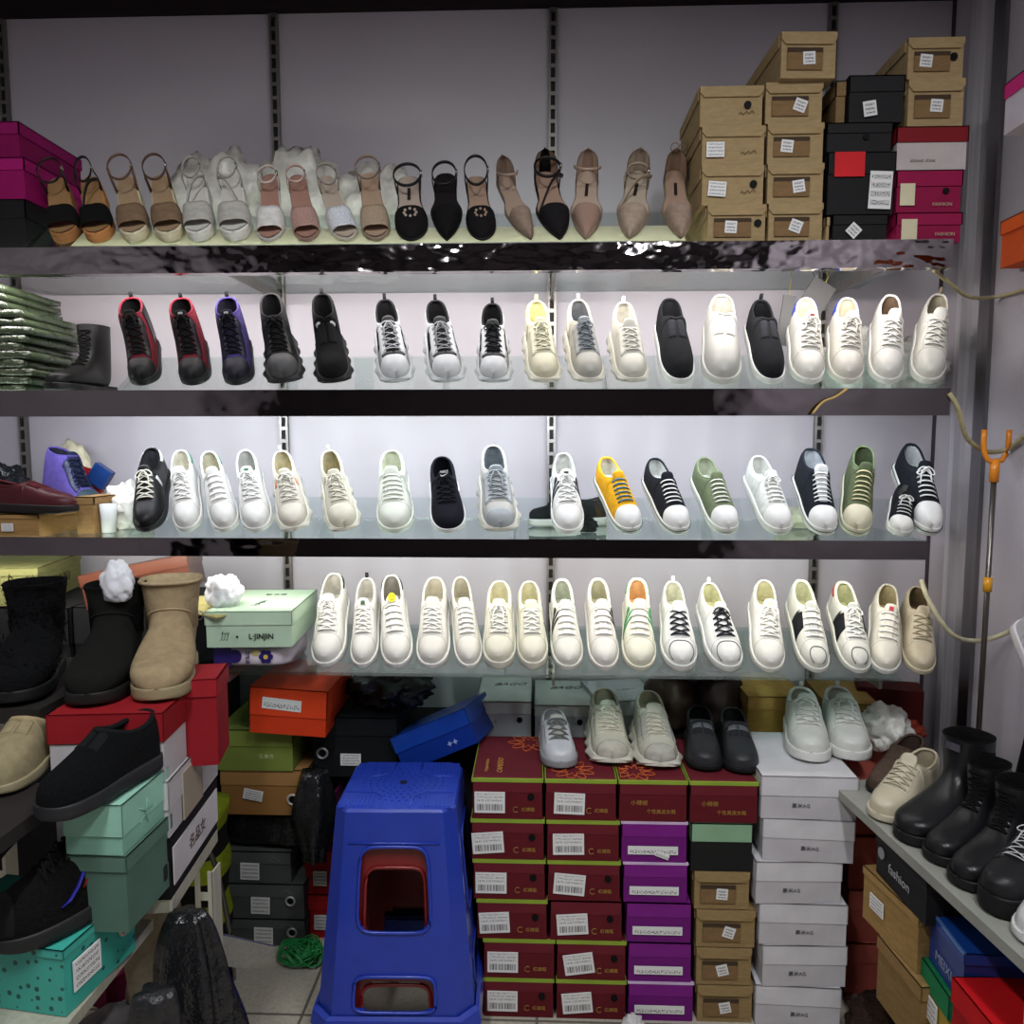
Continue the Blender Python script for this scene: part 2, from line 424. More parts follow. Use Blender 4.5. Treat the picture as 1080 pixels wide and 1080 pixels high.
def seam(p, m, par, pts, r=.0007, name='stitching'):
    for line in pts: b = MB(); b.tube([p.Q(s, u, .0004) for s, u in line], r, 4); b.build(name, m, par)
def tab(p, m, par, h=.018, w=.006):
    b = MB(); c = p.P(1, 0.001); c = Vector((p.c(1), p.o1 * p.L + .004, p.Hh(1) + p.ZT(1) - .004))
    b.tube([c + Vector((0, .004, -.012)), c + Vector((0, .006, h*.6)), c + Vector((0, .001, h)), c + Vector((0, -.003, h*.6)), c + Vector((0, -.003, -.006))], .0016, 6, flat=w / .0016, nrm=(1, 0, 0))
    return b.build('pull_tab', m, par)
# ---------------------------------------------------------------- shoe kinds
WHT = 'dcdad2'
def sneaker(label, group=None, up=WHT, so='e2e1db', li='d5d2c6', ins=None, la='e6e4dd', lstyle='x', nl=5, bow=True, cat='sneaker',
            toecap=None, toef=.2, heel=None, heelu=.45, eye=None, ku='leather', ks='rubber', stripes=None, stripeside=(-1, 1), sidepanel=None,
            tabc=None, tongc=None, badge=None, seams=True, shape=None, chunky=0, outs=None, band=None, toeline=None, seed=0, mud=None,
            stitch='b9b7ae', tu=.026, cr=.0035, name='sneaker', overlay=None, wrap=False, logo=None, lr=.0027, loose=0, drop=1., laces_on=True, col=None):
    g = Shape(**(shape or {}))
    if chunky:
        g.zt = [(0, .026), (.3, .028), (.7, .042), (1, .05)]; g.zb = [(0, .014), (.14, .001), (.3, 0), (.93, 0), (1, .006)]
    t = thing(name, (0, 0, 0), label=label, cat=cat, group=group); t['shp'] = 0; del t['shp']
    mu = mat(up, ku); ml = mat(li, 'fabric'); ms = mat(so, ks)
    upper(g, mu, t)
    if outs: sole(g, mat(outs, 'rubber'), t, .003 + chunky * .004, 'outsole', None, .007); sole(g, ms, t, .004, z0=.006, bumps=chunky*.005, flare=chunky*.004, bfreq=4.5)
    elif chunky:
        sole(g, ms, t, .005, z0=.005, bumps=.006, flare=.005, bfreq=4.5); sole(g, mat(so, 'rubber'), t, .006, 'outsole', None, .006, bumps=.004, bfreq=8)
    else: sole(g, ms, t, .0045, toe_up=.004 if toecap else 0)
    if band:
        b = MB()
        for zz in ([.008, 0] if isinstance(band, tuple) else [0]):
            pts = []
            for sg in (-1, 1):
                for i in range(25):
                    s = .5 - .5 * math.cos(PI * i / 24); s = s if sg < 0 else 1 - s
                    w = g.W(s) + .0052; pts.append(Vector((g.c(s) + sg * w, -.0055 + s * (g.L + .011), g.ZT(s) - .005 - zz)))
            b.tube(pts, .0011, 5, True)
        b.build('sole_stripe', mat(band if isinstance(band, str) else band[0], 'rubber'), t)
    mi = mat(ins or li, 'fabric')
    lining(g, ml, mi, t, mat(col or up, 'fabric'), cr)
    e = g.o0
    if laces_on:
        tg, rows = tongue(g, mat(tongc or up, 'fabric' if ku != 'leather' else 'leather'), t, up=tu)
        if badge:
            r = rows[-2]; q = rows[-5]
            b = MB(); k = .3
            a = [q[2].lerp(r[2], .2), q[4].lerp(r[4], .2), q[4].lerp(r[4], .9), q[2].lerp(r[2], .9)]
            n = (a[1] - a[0]).cross(a[3] - a[0]).normalized(); n = n if n.z > 0 or n.y < 0 else -n
            b.add([v + n * .002 for v in a] + [v - n*.001 for v in a], [(0, 1, 2, 3), (4, 5, 6, 7), (0, 1, 5, 4), (1, 2, 6, 5), (2, 3, 7, 6), (3, 0, 4, 7)])
            b.build('tongue_badge', mat(badge, 'rubber'), tg, smooth=False)
        laces(g, mat(la, 'fabric'), t, s0=.265, n=nl, bow=bow, seed=seed, style=lstyle, r=lr, drop=drop)
    else:
        b = MB(); patch(b, g, .36, e - .004, -.3, -.02, .0016); patch(b, g, .36, e - .004, .02, .3, .0016)
        b.build('elastic_gusset', mat(eye or up, 'fabric'), t)
    if eye and laces_on:
        for sg in (-1, 1):
            b = MB(); patch(b, g, 0, 0, sg*.2, sg*.5, .0022, 9, 5, lambda u: .25 - .05*abs(u), lambda u: e + .0 - .004 + .02 * abs(u)); b.build('eyestay', mat(eye, 'leather'), t)
    if seams:
        st = mat(stitch, 'fabric')
        L = [[(.235 - .09 * abs(u/10) ** 2 * .9, u/10) for u in range(-10, 11) if u]]
        for sg in (-1, 1):
            L.append([(.24 + (e - .24) * k / 8, sg * (.34 + .05 * math.sin(k))) for k in range(9)])
            L.append([(.80 + .1 * k / 6, sg * (1 - k / 6 * .9)) for k in range(7)])
        seam(g, st, t, L)
    if toecap:
        b = MB(); patch(b, g, 0, toef, -1, 1, .0022, 9, 20, lambda u: 0, lambda u: toef - .06 * abs(u) ** 2 + .01); b.build('toe_cap', mat(toecap, 'rubber'), t)
    if heel:
        b = MB()
        for sg in (-1, 1): patch(b, g, .86, .999, sg * .03, sg * heelu, .002, 8, 5, lambda u: .80 + .08 * abs(u), lambda u: .999)
        b.build('heel_tab', mat(heel, 'leather'), t)
    if stripes:
        for sg in stripeside:
            for k in range(3):
                b = MB(); a = .38 + .055 * k
                patch(b, g, 0, 0, sg * .28, sg * .97, .0016, 2, 8, lambda u: a - .05 + .13 * (1 - abs(u)), lambda u: a - .022 + .13 * (1 - abs(u))); b.build('side_stripe', mat(stripes, 'leather'), t)
    if sidepanel:
        for sg in stripeside:
            b = MB(); patch(b, g, 0, 0, sg * .36, sg * .95, .0014, 6, 6, lambda u: .38 - .06 * abs(u), lambda u: .62 - .12 * (1 - abs(u))); b.build('side_panel', mat(sidepanel, 'fabric'), t)
    if toeline:
        b = MB(); pts = [g.Q(toeline[1] - .14 * abs(u/12) ** 2.2 * toeline[2], toeline[3] * u/12, .001) for u in range(-12, 13)]
        b.tube(pts, .0014, 5); b.build('toe_piping', mat(toeline[0], 'rubber'), t)
    if mud:
        b = MB(); patch(b, g, 0, 0, -1, 1, .0028, 6, 18, lambda u: 0, lambda u: .10 - .03 * abs(u)); b.build('toe_guard', mat(mud, 'suede'), t)
    if overlay:
        for (c, s0, s1, u0, u1, nm) in overlay:
            for sg in (-1, 1):
                b = MB(); patch(b, g, s0, s1, sg*u0, sg*u1, .0018); b.build(nm, mat(c, 'leather'), t)
    if tabc: tab(g, mat(tabc, 'fabric'), t)
    if wrap:
        b = MB(); q = Shape(**(shape or {})); R2 = random.Random(seed)
        rows = []
        for i in range(22):
            s = i / 21; row = []
            for j in range(17):
                u = -1 + j / 8; uu = u if abs(u) > .02 else .02
                row.append(g.Q(s, uu, .007 + .004 * noise.noise(Vector((s*9, u*4, seed)))))
            rows.append(row)
        b.grid(rows); b.build('clear_cover', FILM, t)
    t['_L'] = g.L
    return t, g
CHUNK = dict(H=[(0, .024), (.05, .038), (.14, .045), (.25, .052), (.4, .072), (.53, .092)], hc=[(.53, .092), (.66, .076), (.82, .076), (1., .094)], L=.272, wb=.046, toe=2.5)
HIGH = dict(H=[(0, .022), (.05, .038), (.14, .045), (.25, .052), (.38, .078), (.48, .12), (.54, .145)], hc=[(.54, .145), (.75, .14), (1., .15)],
            o0=.54, o1=.975, ow=.034, L=.265, wb=.045, wh=.04, wm=.042, zt=[(0, .022), (1, .03)])
CANV = dict(wb=.044, wm=.039, wh=.038, L=.262, toe=2.5, H=[(0, .022), (.05, .033), (.14, .039), (.25, .046), (.4, .062), (.52, .078)],
            hc=[(.52, .078), (.68, .058), (.82, .056), (1, .07)], o0=.52, ow=.031, zt=[(0, .024), (1, .026)])
SLIP = dict(H=[(0, .022), (.05, .036), (.14, .043), (.3, .053), (.45, .067), (.58, .08)], hc=[(.58, .08), (.7, .06), (.82, .06), (1, .074)], o0=.56, ow=.031, wb=.046)
SLIM = dict(wb=.0425, wm=.038, wh=.037, ow=.03)

def sandal(label, group, kind, c1, c2, ins, solec, extra=None, name='sandal', cat='sandal'):
    """kind: wedge | block | pump ; c1 strap colour, c2 band colour"""
    t = thing(name, (0, 0, 0), label=label, cat=cat, group=group)
    if kind == 'wedge':
        g = Shape(L=.225, wb=.045, wm=.034, wh=.031, a_toe=.34, zt=[(0, .03), (.35, .03), (.62, .055), (1, .078)], zb=[(0, .004), (.1, 0), (1, 0)], asym=.005,
                  H=[(0, .003), (.12, .02), (.3, .03), (.42, .034), (.6, .03)], hc=[(.6, .03), (1, .03)])
    elif kind == 'block':
        g = Shape(L=.22, wb=.041, wm=.03, wh=.029, a_toe=.34, zt=[(0, .01), (.35, .011), (.62, .038), (1, .062)], zb=[(0, .002), (.35, .001), (.62, .03), (1, .052)], asym=.005,
                  H=[(0, .003), (.12, .018), (.3, .028), (.42, .032), (.6, .03)], hc=[(.6, .03), (1, .03)])
    else:
        g = Shape(L=.25, wb=.04, wm=.028, wh=.029, a_toe=.46, toe=1.35, asym=.005, zt=[(0, .006), (.35, .007), (.62, .022), (1, .04)], zb=[(0, .001), (.35, .001), (.62, .015), (1, .031)],
                  H=[(0, .008), (.06, .018), (.2, .026), (.36, .036)], hc=[(.36, .036), (.5, .02), (.7, .022), (.85, .048), (1, .06)], o0=.36, o1=.97, ow=.028)
        if extra and 'round' in extra: g.toe = 2.1; g.a_toe = .36; g.L = .235
    sole(g, mat(solec, 'rubber' if kind != 'wedge' else 'kraft'), t, .001)
    if kind != 'wedge':
        b = MB(); rows = []
        for z, sc in ((g.ZT(.92) - .012, 1.), (g.ZT(.92) * .4, .82), (0, .8)):
            rows.append([Vector((g.c(.9) + sc * .026 * math.cos(a) * (.9 if kind == 'block' else .6), g.L * .88 + sc * .022 * math.sin(a), z)) for a in [2*PI*k/14 for k in range(14)]])
        b.grid(rows, cv=True); b.fan(rows[-1]); b.build('heel', mat(solec if not (extra and 'heelc' in extra) else extra['heelc'], 'leather'), t)
    b = MB(); ss = [.5 - .5 * math.cos(PI * i / 20) for i in range(21)]
    b.grid([[Vector((k * max(0, g.W(s) - .003) + g.c(s), .003 + s * (g.L - .006), g.ZT(s) + .0022 + .001 * k * k)) for k in (-1, -.6, 0, .6, 1)] for s in ss])
    b.build('insole', mat(ins, 'leather'), t)
    m2 = (VINYL if c2 == 'clear' else mat(c2, (extra or {}).get('k2', 'suede'))); m1 = VINYL if c1 == 'clear' else mat(c1, 'leather')
    L = g.L
    if kind != 'pump':
        a, c = (.13, .40)
        b = MB(); rows = []
        for i in range(9):
            row = []
            for j in range(15):
                th = PI * j / 14; s = a + (c - a) * i / 8 + .04 * abs(math.cos(th)) - .02
                w = g.W(s) + .003; row.append(Vector((g.c(s) - w * math.copysign(abs(math.cos(th)) ** .8, math.cos(th)), s * L, g.ZT(s) - .004 + (.026 + .014 * i / 8) * math.sin(th) ** .75)))
            rows.append(row)
        inner = [[q - Vector((0, 0, .002)) for q in r] for r in rows]
        b.grid(rows); b.grid(inner)
        for rr, ii in ((rows[0], inner[0]), (rows[-1], inner[-1])): b.grid([rr, ii])
        b.build('toe_strap', m2, t)
    else:
        # closed pointed vamp and heel cup
        b = MB(); ss2 = [s for s in ssamp(g) if s <= g.o0]
        sc = (extra or {}).get('scallop', 0)
        def cut(s, sg):
            return 0
        rows = []
        for s in ss2: rows.append([g.P(s, -u if u else -1e-9) for u in US] + [g.P(s, u) for u in reversed(US)])
        # throat: fold the last rows back at the sides
        for k in range(1, 5):
            s = g.o0 + .035 * k; row = []
            for sg in (-1, 1):
                seq = US if sg < 0 else list(reversed(US))
                for u in seq:
                    th = (1 - abs(u)) ; lim = 1 - .24 * k
                    uu = 1 - min(th, lim)
                    q = g.P(min(s, g.o0 - .001 + .035 * k * .999), sg * max(uu, 1e-6)) if g.O(s) else g.P(s, sg * uu)
                    if th > lim: q = g.P(g.o0 + .035 * (k - 1) * (1 if k > 1 else 0) + .0001, sg * max(uu, 1e-6)) * .0 + q
                    row.append(q)
            rows.append(row) if False else None
        b.grid(rows); b.build('vamp', m2, t)
        if extra and 'flower' in extra:
            b = MB()
            for k in range(8):
                a = 2*PI*k/8; b2 = g.Q(.27 + .045 * math.sin(a), (.9 if 0 else 1) * (.16 * math.cos(a) or .01), .0014)
                n = g.Nn(.27, .05); b.tube([b2 - n*.001, b2 + n*.0012], .0035, 8, nrm=(1, 0, 0))
            b.build('cut_out_flower', mat(ins, 'leather'), t)
        b = MB()
        for sg in (-1, 1):
            rows = []
            for i in range(9):
                s = .80 + .2 * i / 8; k = .35 + .65 * min(1, (i / 5)) ** .7
                rows.append([g.P(s, sg * max(1e-6, 1 - k * j / 6)) for j in range(7)])
            b.grid(rows)
        if not (extra and 'noheel' in extra):
            b.build('heel_cup', m2 if not (extra and 'cupc' in extra) else mat(extra['cupc'], 'suede'), t)
            b = MB()
            for sg in (-1, 1):
                rows = []
                for i in range(9):
                    s = .80 + .188 * i / 8; k = .35 + .63 * min(1, (i / 5)) ** .7; row = []
                    for j in range(7):
                        q = g.P(s, sg * max(1e-6, 1 - k * j / 6)); ce = Vector((g.c(.8), .8*L, q.z)); row.append(q + (ce - q) * .045)
                    rows.append(row)
                b.grid(rows)
            b.build('heel_lining', mat(ins, 'leather'), t)
    # ankle strap loop
    st = (extra or {}).get('strap', 'loop')
    zt = g.ZT(.85)
    if st in ('loop', 'both'):
        hh = (extra or {}).get('hh', .062); b = MB(); pts = []
        ry, rx = (extra or {}).get('ry', .036), (extra or {}).get('rx', .034)
        for k in range(28):
            a = 2*PI*k/28
            pts.append(Vector((g.c(.8) + rx * math.cos(a), .80*L + ry * math.sin(a), zt + hh + .3 * ry * math.sin(a))))
        b.tube(pts, .0018, 6, True, flat=2.2)
        ar = b.build('ankle_strap', m1, t)
        b = MB(); q = pts[0]; b.box(q.x - .001, q.x + .004, q.y - .006, q.y + .006, q.z - .006, q.z + .006); b.build('buckle', mat('b8b0a0', 'steel', metal=1.), ar)
        for sg in (-1, 1):
            b = MB(); b.tube([Vector((g.c(.8) + sg * (g.W(.78) - .001), .74*L, g.ZT(.74) - .002)), Vector((g.c(.8) + sg * (g.W(.78) + .003), .77*L, zt + hh*.5)), Vector((g.c(.8) + sg * rx * .99, .80*L, zt + hh))], .0016, 6, flat=3.)
            b.build('side_strap', m1, t)
    if st in ('diag', 'both'):
        b = MB(); sg = (extra or {}).get('side', 1)
        pts = []
        for k in range(12):
            tt = k / 11; x = sg * (-.034 + .066 * tt)
            pts.append(Vector((g.c(.5) + x, (.34 + .38 * tt) * L, g.ZT(.34 + .38 * tt) + .006 + .045 * math.sin(PI * (tt * .75 + .05)))))
        b.tube(pts, .0016, 6, flat=3.2); b.build('diagonal_strap', m1, t)
    if st == 'front':
        b = MB(); pts = []
        for k in range(15):
            a = PI * k / 14; pts.append(Vector((g.c(.8) - (g.W(.8) + .005) * math.cos(a), .80*L - .034 * math.sin(a), zt + .04 + .008 * math.sin(a))))
        b.tube(pts, .0016, 6, flat=2.6); b.build('ankle_strap', m1, t)
    if extra and 'lab' in extra:
        b = MB(); z = g.ZT(.72) + .0036
        b.box(-.004 + g.c(.7), .004 + g.c(.7), .62*L, .80*L, z, z + .001, None)
        for i, v in enumerate(b.v): b.v[i] = (v[0], v[1], g.ZT(v[1] / L) + .004)
        b.build('insole_label', mat(extra['lab'], 'leather'), t, smooth=False)
    t['_L'] = g.L
    return t, g

FR = [(0, .03), (.008, .05), (.03, .06), (.07, .068), (.11, .082), (.135, .1), (.148, .116), (.155, .132), (.158, .15), (.158, .17), (.158, .2)]
BK = [(0, .02), (.008, .018), (.03, .018), (.07, .018), (.12, .02), (.18, .02), (.225, .02), (.256, .035), (.262, .07), (.26, .11), (.258, .16)]
WD = [.004, .026, .041, .047, .046, .041, .037, .037, .039, .042, .045]
def boot_body(m, ml, par, h=.22, ht=None, scale=1., wsc=1., flare=.0, name='upper', hang=0, e=.82, sole_th=0):
    fr, bk, wd = list(FR), list(BK), list(WD)
    fr.append((.158 - flare, h)); bk.append((.258 + flare, h)); wd.append(.046 + flare*.6)
    def rs(lst, n=30):
        N = len(lst) - 1; out = []
        for i in range(n + 1):
            t = i / n * N; k = min(int(t), N - 1); f = t - k
            ks = [(j, lst[j]) for j in range(N + 1)]
            out.append(KS(ks, t))
        return out
    fy, fz = rs([p[0] for p in fr]), rs([p[1] for p in fr]); by, bz = rs([p[0] for p in bk]), rs([p[1] for p in bk]); ww = rs(wd)
    if ht:
        q_ = lambda z: z if z < .1 else .1 + (z - .1) * (ht - .1) / (h - .1)
        fz = [q_(z) for z in fz]; bz = [q_(z) for z in bz]
    rows = []
    for i in range(len(fy)):
        A = Vector((0, fy[i], fz[i])); B = Vector((0, by[i], bz[i])); c = (A + B) / 2; ax = (A - B) / 2; row = []
        for k in range(28):
            a = 2*PI*k/28; s, co = math.sin(a), math.cos(a)
            row.append((c + ax * math.copysign(abs(s) ** e, s) + Vector((math.copysign(abs(co) ** e, co) * ww[i] * wsc, 0, 0))) * scale)
        rows.append(row)
    b = MB(); b.grid(rows, cv=True); b.fan(rows[0])
    o = b.build(name, m, par)
    top = rows[-1]; cc = Vector((0, 0, 0))
    for q in top: cc += q
    cc /= len(top); inn = [[cc + (q - cc) * k + Vector((0, 0, dz)) for q in top] for k, dz in ((1, 0), (1.0, .003), (.93, .003), (.9, -.02), (.85, -.09))]
    b = MB(); b.grid(inn, cv=True); b.fan(inn[-1]); b.build('lining', ml, par)
    return rows
def boot_sole(par, m, th=.02, heel=.03, scale=1., grow=.004, lug=0):
    g = Shape(L=.262 * scale, wb=.048*scale, wm=.04*scale, wh=.038*scale, asym=0, zt=[(0, .024*scale), (1, .022*scale)], zb=[(0, .006 + .0), (.1, 0), (1, 0)])
    return sole(g, m, par, grow, bumps=lug, bfreq=9)
def front_laces(rows, m, par, k0, k1, n=6, r=.0022, w=7):
    """lace bars across the front contour of a boot body"""
    b = MB(); ks = [k0 + (k1 - k0) * i / (n - 1) for i in range(n)]
    def pt(k, j):
        i = int(k); f = k - i; a = rows[i][j % 28].lerp(rows[min(i+1, len(rows)-1)][j % 28], f)
        ctr = sum((rows[i][q] for q in range(28)), Vector()) / 28
        return a + (a - ctr).normalized() * .003
    for i, k in enumerate(ks):
        b.tube([pt(k, 7 + j) for j in (-2, -1, 0, 1, 2)], r, 5)
        if i: b.tube([pt(ks[i-1] + (k - ks[i-1]) * (j + 2) / 4, 7 + j) for j in (-2, -1, 0, 1, 2)], r, 5); b.tube([pt(ks[i-1] + (k - ks[i-1]) * (2 - j) / 4, 7 + j) for j in (-2, -1, 0, 1, 2)], r, 5)
    return b.build('laces', m, par)

# ---------------------------------------------------------------- boxes
def sticker(par, x, z, w, h, kind, ang=0., y=0, name='sticker', rot=None):
    b = MB(); b.box(-w/2, w/2, -.0012, .0006, -h/2, h/2)
    return b.build(name, printed(kind), par, False, (x, y, z), rot or (0, ang, 0))
def shoe_box(label, w, d, h, body, lid=None, lidh=.35, cat='shoe box', group=None, style='plain', loc=(0, 0, 0), yaw=0, pitch=0, roll=0, kb='card', kl=None, over=.003, tape=False):
    """origin: middle of the front bottom edge, the box runs back along +y"""
    t = thing('shoe_box', loc, (pitch, roll, yaw), label, cat, group)
    mb = mat(body, kb) if isinstance(body, str) else body; mlid = mat(lid or body, kl or kb) if isinstance(lid or body, str) else lid
    lh = h * lidh
    b = MB(); b.box(-w/2 + over, w/2 - over, over, d - over, 0, h - .004); b.build('box_body', mb, t, False)
    b = MB(); th = .0025
    if style == 'kraft':
        # folding lid: top, sides and a front flap with cut corners
        b.box(-w/2 + over*.5, w/2 - over*.5, 0.001, d, h - th, h)
        for sg in (-1, 1): b.box(sg * (w/2 - over*.2) - .001, sg * (w/2 - over*.2) + .001, .012, d, h - lh*1.1, h)
        c = .012
        f = [(-w/2 + .002, h), (w/2 - .002, h), (w/2 - .002, h - lh*.55), (w/2 - c, h - lh), (-w/2 + c, h - lh), (-w/2 + .002, h - lh*.55)]
        b.add([(x, -.0005 + (h - z) * -.06, z) for x, z in f] + [(x, .003, z) for x, z in f], [(0, 1, 2, 3, 4, 5), (6, 7, 8, 9, 10, 11)] + [(i, (i+1) % 6, (i+1) % 6 + 6, i + 6) for i in range(6)])
    else:
        b.box(-w/2, w/2, 0, d, h - th, h); b.box(-w/2, w/2, 0, th, h - lh, h); b.box(-w/2, w/2, d - th, d, h - lh, h)
        b.box(-w/2, -w/2 + th, 0, d, h - lh, h); b.box(w/2 - th, w/2, 0, d, h - lh, h)
    b.build('lid', mlid, t, False)
    t['_d'] = (w, d, h)
    return t
def hole(par, x, z, r=.009, ring=None, y=-.0005):
    b = MB(); b.cyl((x, y - .0008, z), r, .003, 20, 'y'); o = b.build('finger_hole', mat('0b0b0c', 'card'), par, False)
    if ring:
        b = MB(); b.tube([Vector((x + r * 1.15 * math.cos(2*PI*k/20), y - .001, z + r * 1.15 * math.sin(2*PI*k/20))) for k in range(20)], r * .28, 6, True, nrm=(0, 1, 0)); b.build('eyelet_ring', mat(ring, 'steel', metal=.4), o)
    return o
def flatpanel(par, x, z, w, h, m, name, y=-.0004, ang=0):
    b = MB(); b.box(-w/2, w/2, -.0008, .0008, -h/2, h/2); return b.build(name, m, par, False, (x, y, z), (0, ang, 0))
def crumple(name, m, size, seed=0, label=None, cat='bag', group=None, loc=(0, 0, 0), rot=(0, 0, 0), amp=.35, freq=3., sub=4, flatb=True, squash=None, parent=None):
    bm = bmesh.new(); bmesh.ops.create_icosphere(bm, subdivisions=sub, radius=1)
    for v in bm.verts:
        d = v.co.normalized(); q = d * freq + Vector((seed * 7.3, seed * 1.7, 0))
        r = 1 + amp * (noise.noise(q) + .6 * (1 - 2*abs(noise.noise(q * 2.1))) - .4 + .25 * (1 - 2*abs(noise.noise(q * 4.3))))
        v.co = Vector((d.x * size[0], d.y * size[1], d.z * size[2])) * r / 2
        if squash: v.co.x *= 1 - squash * (v.co.z / size[2] + .5); v.co.y *= 1 - squash * (v.co.z / size[2] + .5)
        if flatb: v.co.z = max(v.co.z, -size[2] * .42)
    me = bpy.data.meshes.new(name); bm.to_mesh(me); bm.free()
    for p in me.polygons: p.use_smooth = True
    me.materials.append(m); o = bpy.data.objects.new(name, me); COL.objects.link(o); o.location = loc; o.rotation_euler = rot
    if parent: o.parent = parent
    return tag(o, label, cat if label else None, group)
# ================================================================ the setting
YW, YF, XR, XL, YB, ZC = 2.40, 1.86, 1.22, -1.95, -1.6, 2.82
def struct(name, b, m, **k): return b.build(name, m, None, False, kind='structure', **k)
WALLM = mat('bab3b9', 'wall')
b = MB(); b.box(XL, XR + .1, YW, YW + .08, 0, ZC); struct('wall_back', b, WALLM)
b = MB(); b.box(XR, XR + .08, YB, YW, 0, ZC); struct('wall_right', b, WALLM)
b = MB(); b.box(XL - .08, XL, YB, YW, 0, ZC); struct('wall_left', b, WALLM)
b = MB(); b.box(XL, XR, YB - .08, YB, 0, ZC); struct('wall_front', b, mat('4a4446', 'wall'))
b = MB(); b.box(XL - .08, XR + .08, YB - .08, YW + .08, ZC, ZC + .06); struct('ceiling', b, mat('6e6769', 'wall'))
# floor: pale speckled tiles
fm = bpy.data.materials.new('floor_tiles'); fm.use_nodes = True; nt = fm.node_tree; N = nt.nodes; L_ = nt.links; bs = N['Principled BSDF']
tc = N.new('ShaderNodeTexCoord'); br = N.new('ShaderNodeTexBrick'); br.offset = 0; br.inputs['Scale'].default_value = 1
br.inputs['Brick Width'].default_value = .6; br.inputs['Row Height'].default_value = .6; br.inputs['Mortar Size'].default_value = .004
br.inputs['Color1'].default_value = lin('bdb6a6'); br.inputs['Color2'].default_value = lin('b8b1a2'); br.inputs['Mortar'].default_value = lin('6f6a60')
n1 = N.new('ShaderNodeTexNoise'); n1.inputs['Scale'].default_value = 90; n1.inputs['Detail'].default_value = 4
mx = N.new('ShaderNodeMix'); mx.data_type = 'RGBA'; mx.blend_type = 'MULTIPLY'; mx.inputs[0].default_value = .5
cr_ = N.new('ShaderNodeMapRange'); cr_.inputs[1].default_value = .3; cr_.inputs[2].default_value = .6; cr_.inputs[3].default_value = .6; cr_.inputs[4].default_value = 1
L_.new(tc.outputs['Object'], br.inputs[0]); L_.new(tc.outputs['Object'], n1.inputs[0]); L_.new(n1.outputs[0], cr_.inputs[0])
L_.new(br.outputs[0], mx.inputs[6]); L_.new(cr_.outputs[0], mx.inputs[7]); L_.new(mx.outputs[2], bs.inputs['Base Color']); bs.inputs['Roughness'].default_value = .35
b = MB(); b.box(XL - .08, XR + .08, YB - .08, YW + .08, -.06, 0); struct('floor', b, fm)
# dark soffit and steel corner strips
b = MB(); b.box(XL, XR, YW - .03, YW, 2.755, ZC); struct('trim_1', b, mat('2b2326', 'wall'))
b = MB(); b.box(XR - .006, XR, YW - .012, YW, 0, ZC); struct('trim_2', b, mat('453c42', 'wall'))
b = MB(); b.box(XR - .03, XR, 2.225, 2.25, 0, ZC); struct('trim_3', b, mat('d8d5d8', 'steel', rough=.35, metal=.6))
b = MB(); b.box(XR - .012, XR, 2.12, 2.17, 0, ZC); struct('trim_4', b, mat('8c8a8c', 'steel', rough=.3, metal=1.))

# slotted uprights on the wall
slm = mat('8e8a86', 'steel', rough=.4, metal=.9); dark = mat('1a1816', 'rubber')
ups = [(8, 'leftmost slotted metal upright on the back wall'),
       (292, 'slotted metal upright on the back wall above the rose block heel sandals'),
       (583, 'slotted metal upright on the back wall near the middle of the shelves'),
       (874, 'slotted metal upright on the back wall behind the stacked kraft and black boxes')]
for px, lab in ups:
    x = PY(px, 120, YW).x
    t = thing('shelf_upright', (x, YW, .1), label=lab, cat='shelf upright', group='slotted uprights holding the shelves')
    b = MB(); b.box(-.013, -.0065, -.016, 0, 0, 2.65); b.box(.0065, .013, -.016, 0, 0, 2.65)
    for k in range(67): z = .0 + k * .04; b.box(-.0066, .0066, -.0155, 0, z, z + .011)
    b.build('channel', slm, t, False)
    b = MB(); b.box(-.0066, .0066, -.006, -.002, 0, 2.65); b.build('slot_back', dark, t, False)

# ---------------------------------------------------------------- lit display shelves
# mottled mirror steel of the fascias: polished, uneven sheet
def mirror(nm, base, st, scl):
  fas = bpy.data.materials.new(nm); fas.use_nodes = True; nt = fas.node_tree; N = nt.nodes; L_ = nt.links; bs = N['Principled BSDF']
  bs.inputs['Metallic'].default_value = 1; bs.inputs['Roughness'].default_value = .07; bs.inputs['Base Color'].default_value = lin(base)
  tc = N.new('ShaderNodeTexCoord'); mp = N.new('ShaderNodeMapping'); mp.inputs['Scale'].default_value = (1, 1, 1.6); n1 = N.new('ShaderNodeTexNoise'); n1.inputs['Scale'].default_value = scl; n1.inputs['Detail'].default_value = 2
  bp = N.new('ShaderNodeBump'); bp.inputs['Strength'].default_value = st; bp.inputs['Distance'].default_value = .02
  L_.new(tc.outputs['Object'], mp.inputs[0]); L_.new(mp.outputs[0], n1.inputs[0]); L_.new(n1.outputs[0], bp.inputs['Height']); L_.new(bp.outputs[0], bs.inputs['Normal'])
  return fas
fas1, fas2 = mirror('wavy_mirror_steel', '858082', .4, 12), mirror('mirror_steel', '6a6567', .3, 7)
LAMP = emis('fff4ea', 9.)
ROWS = {}
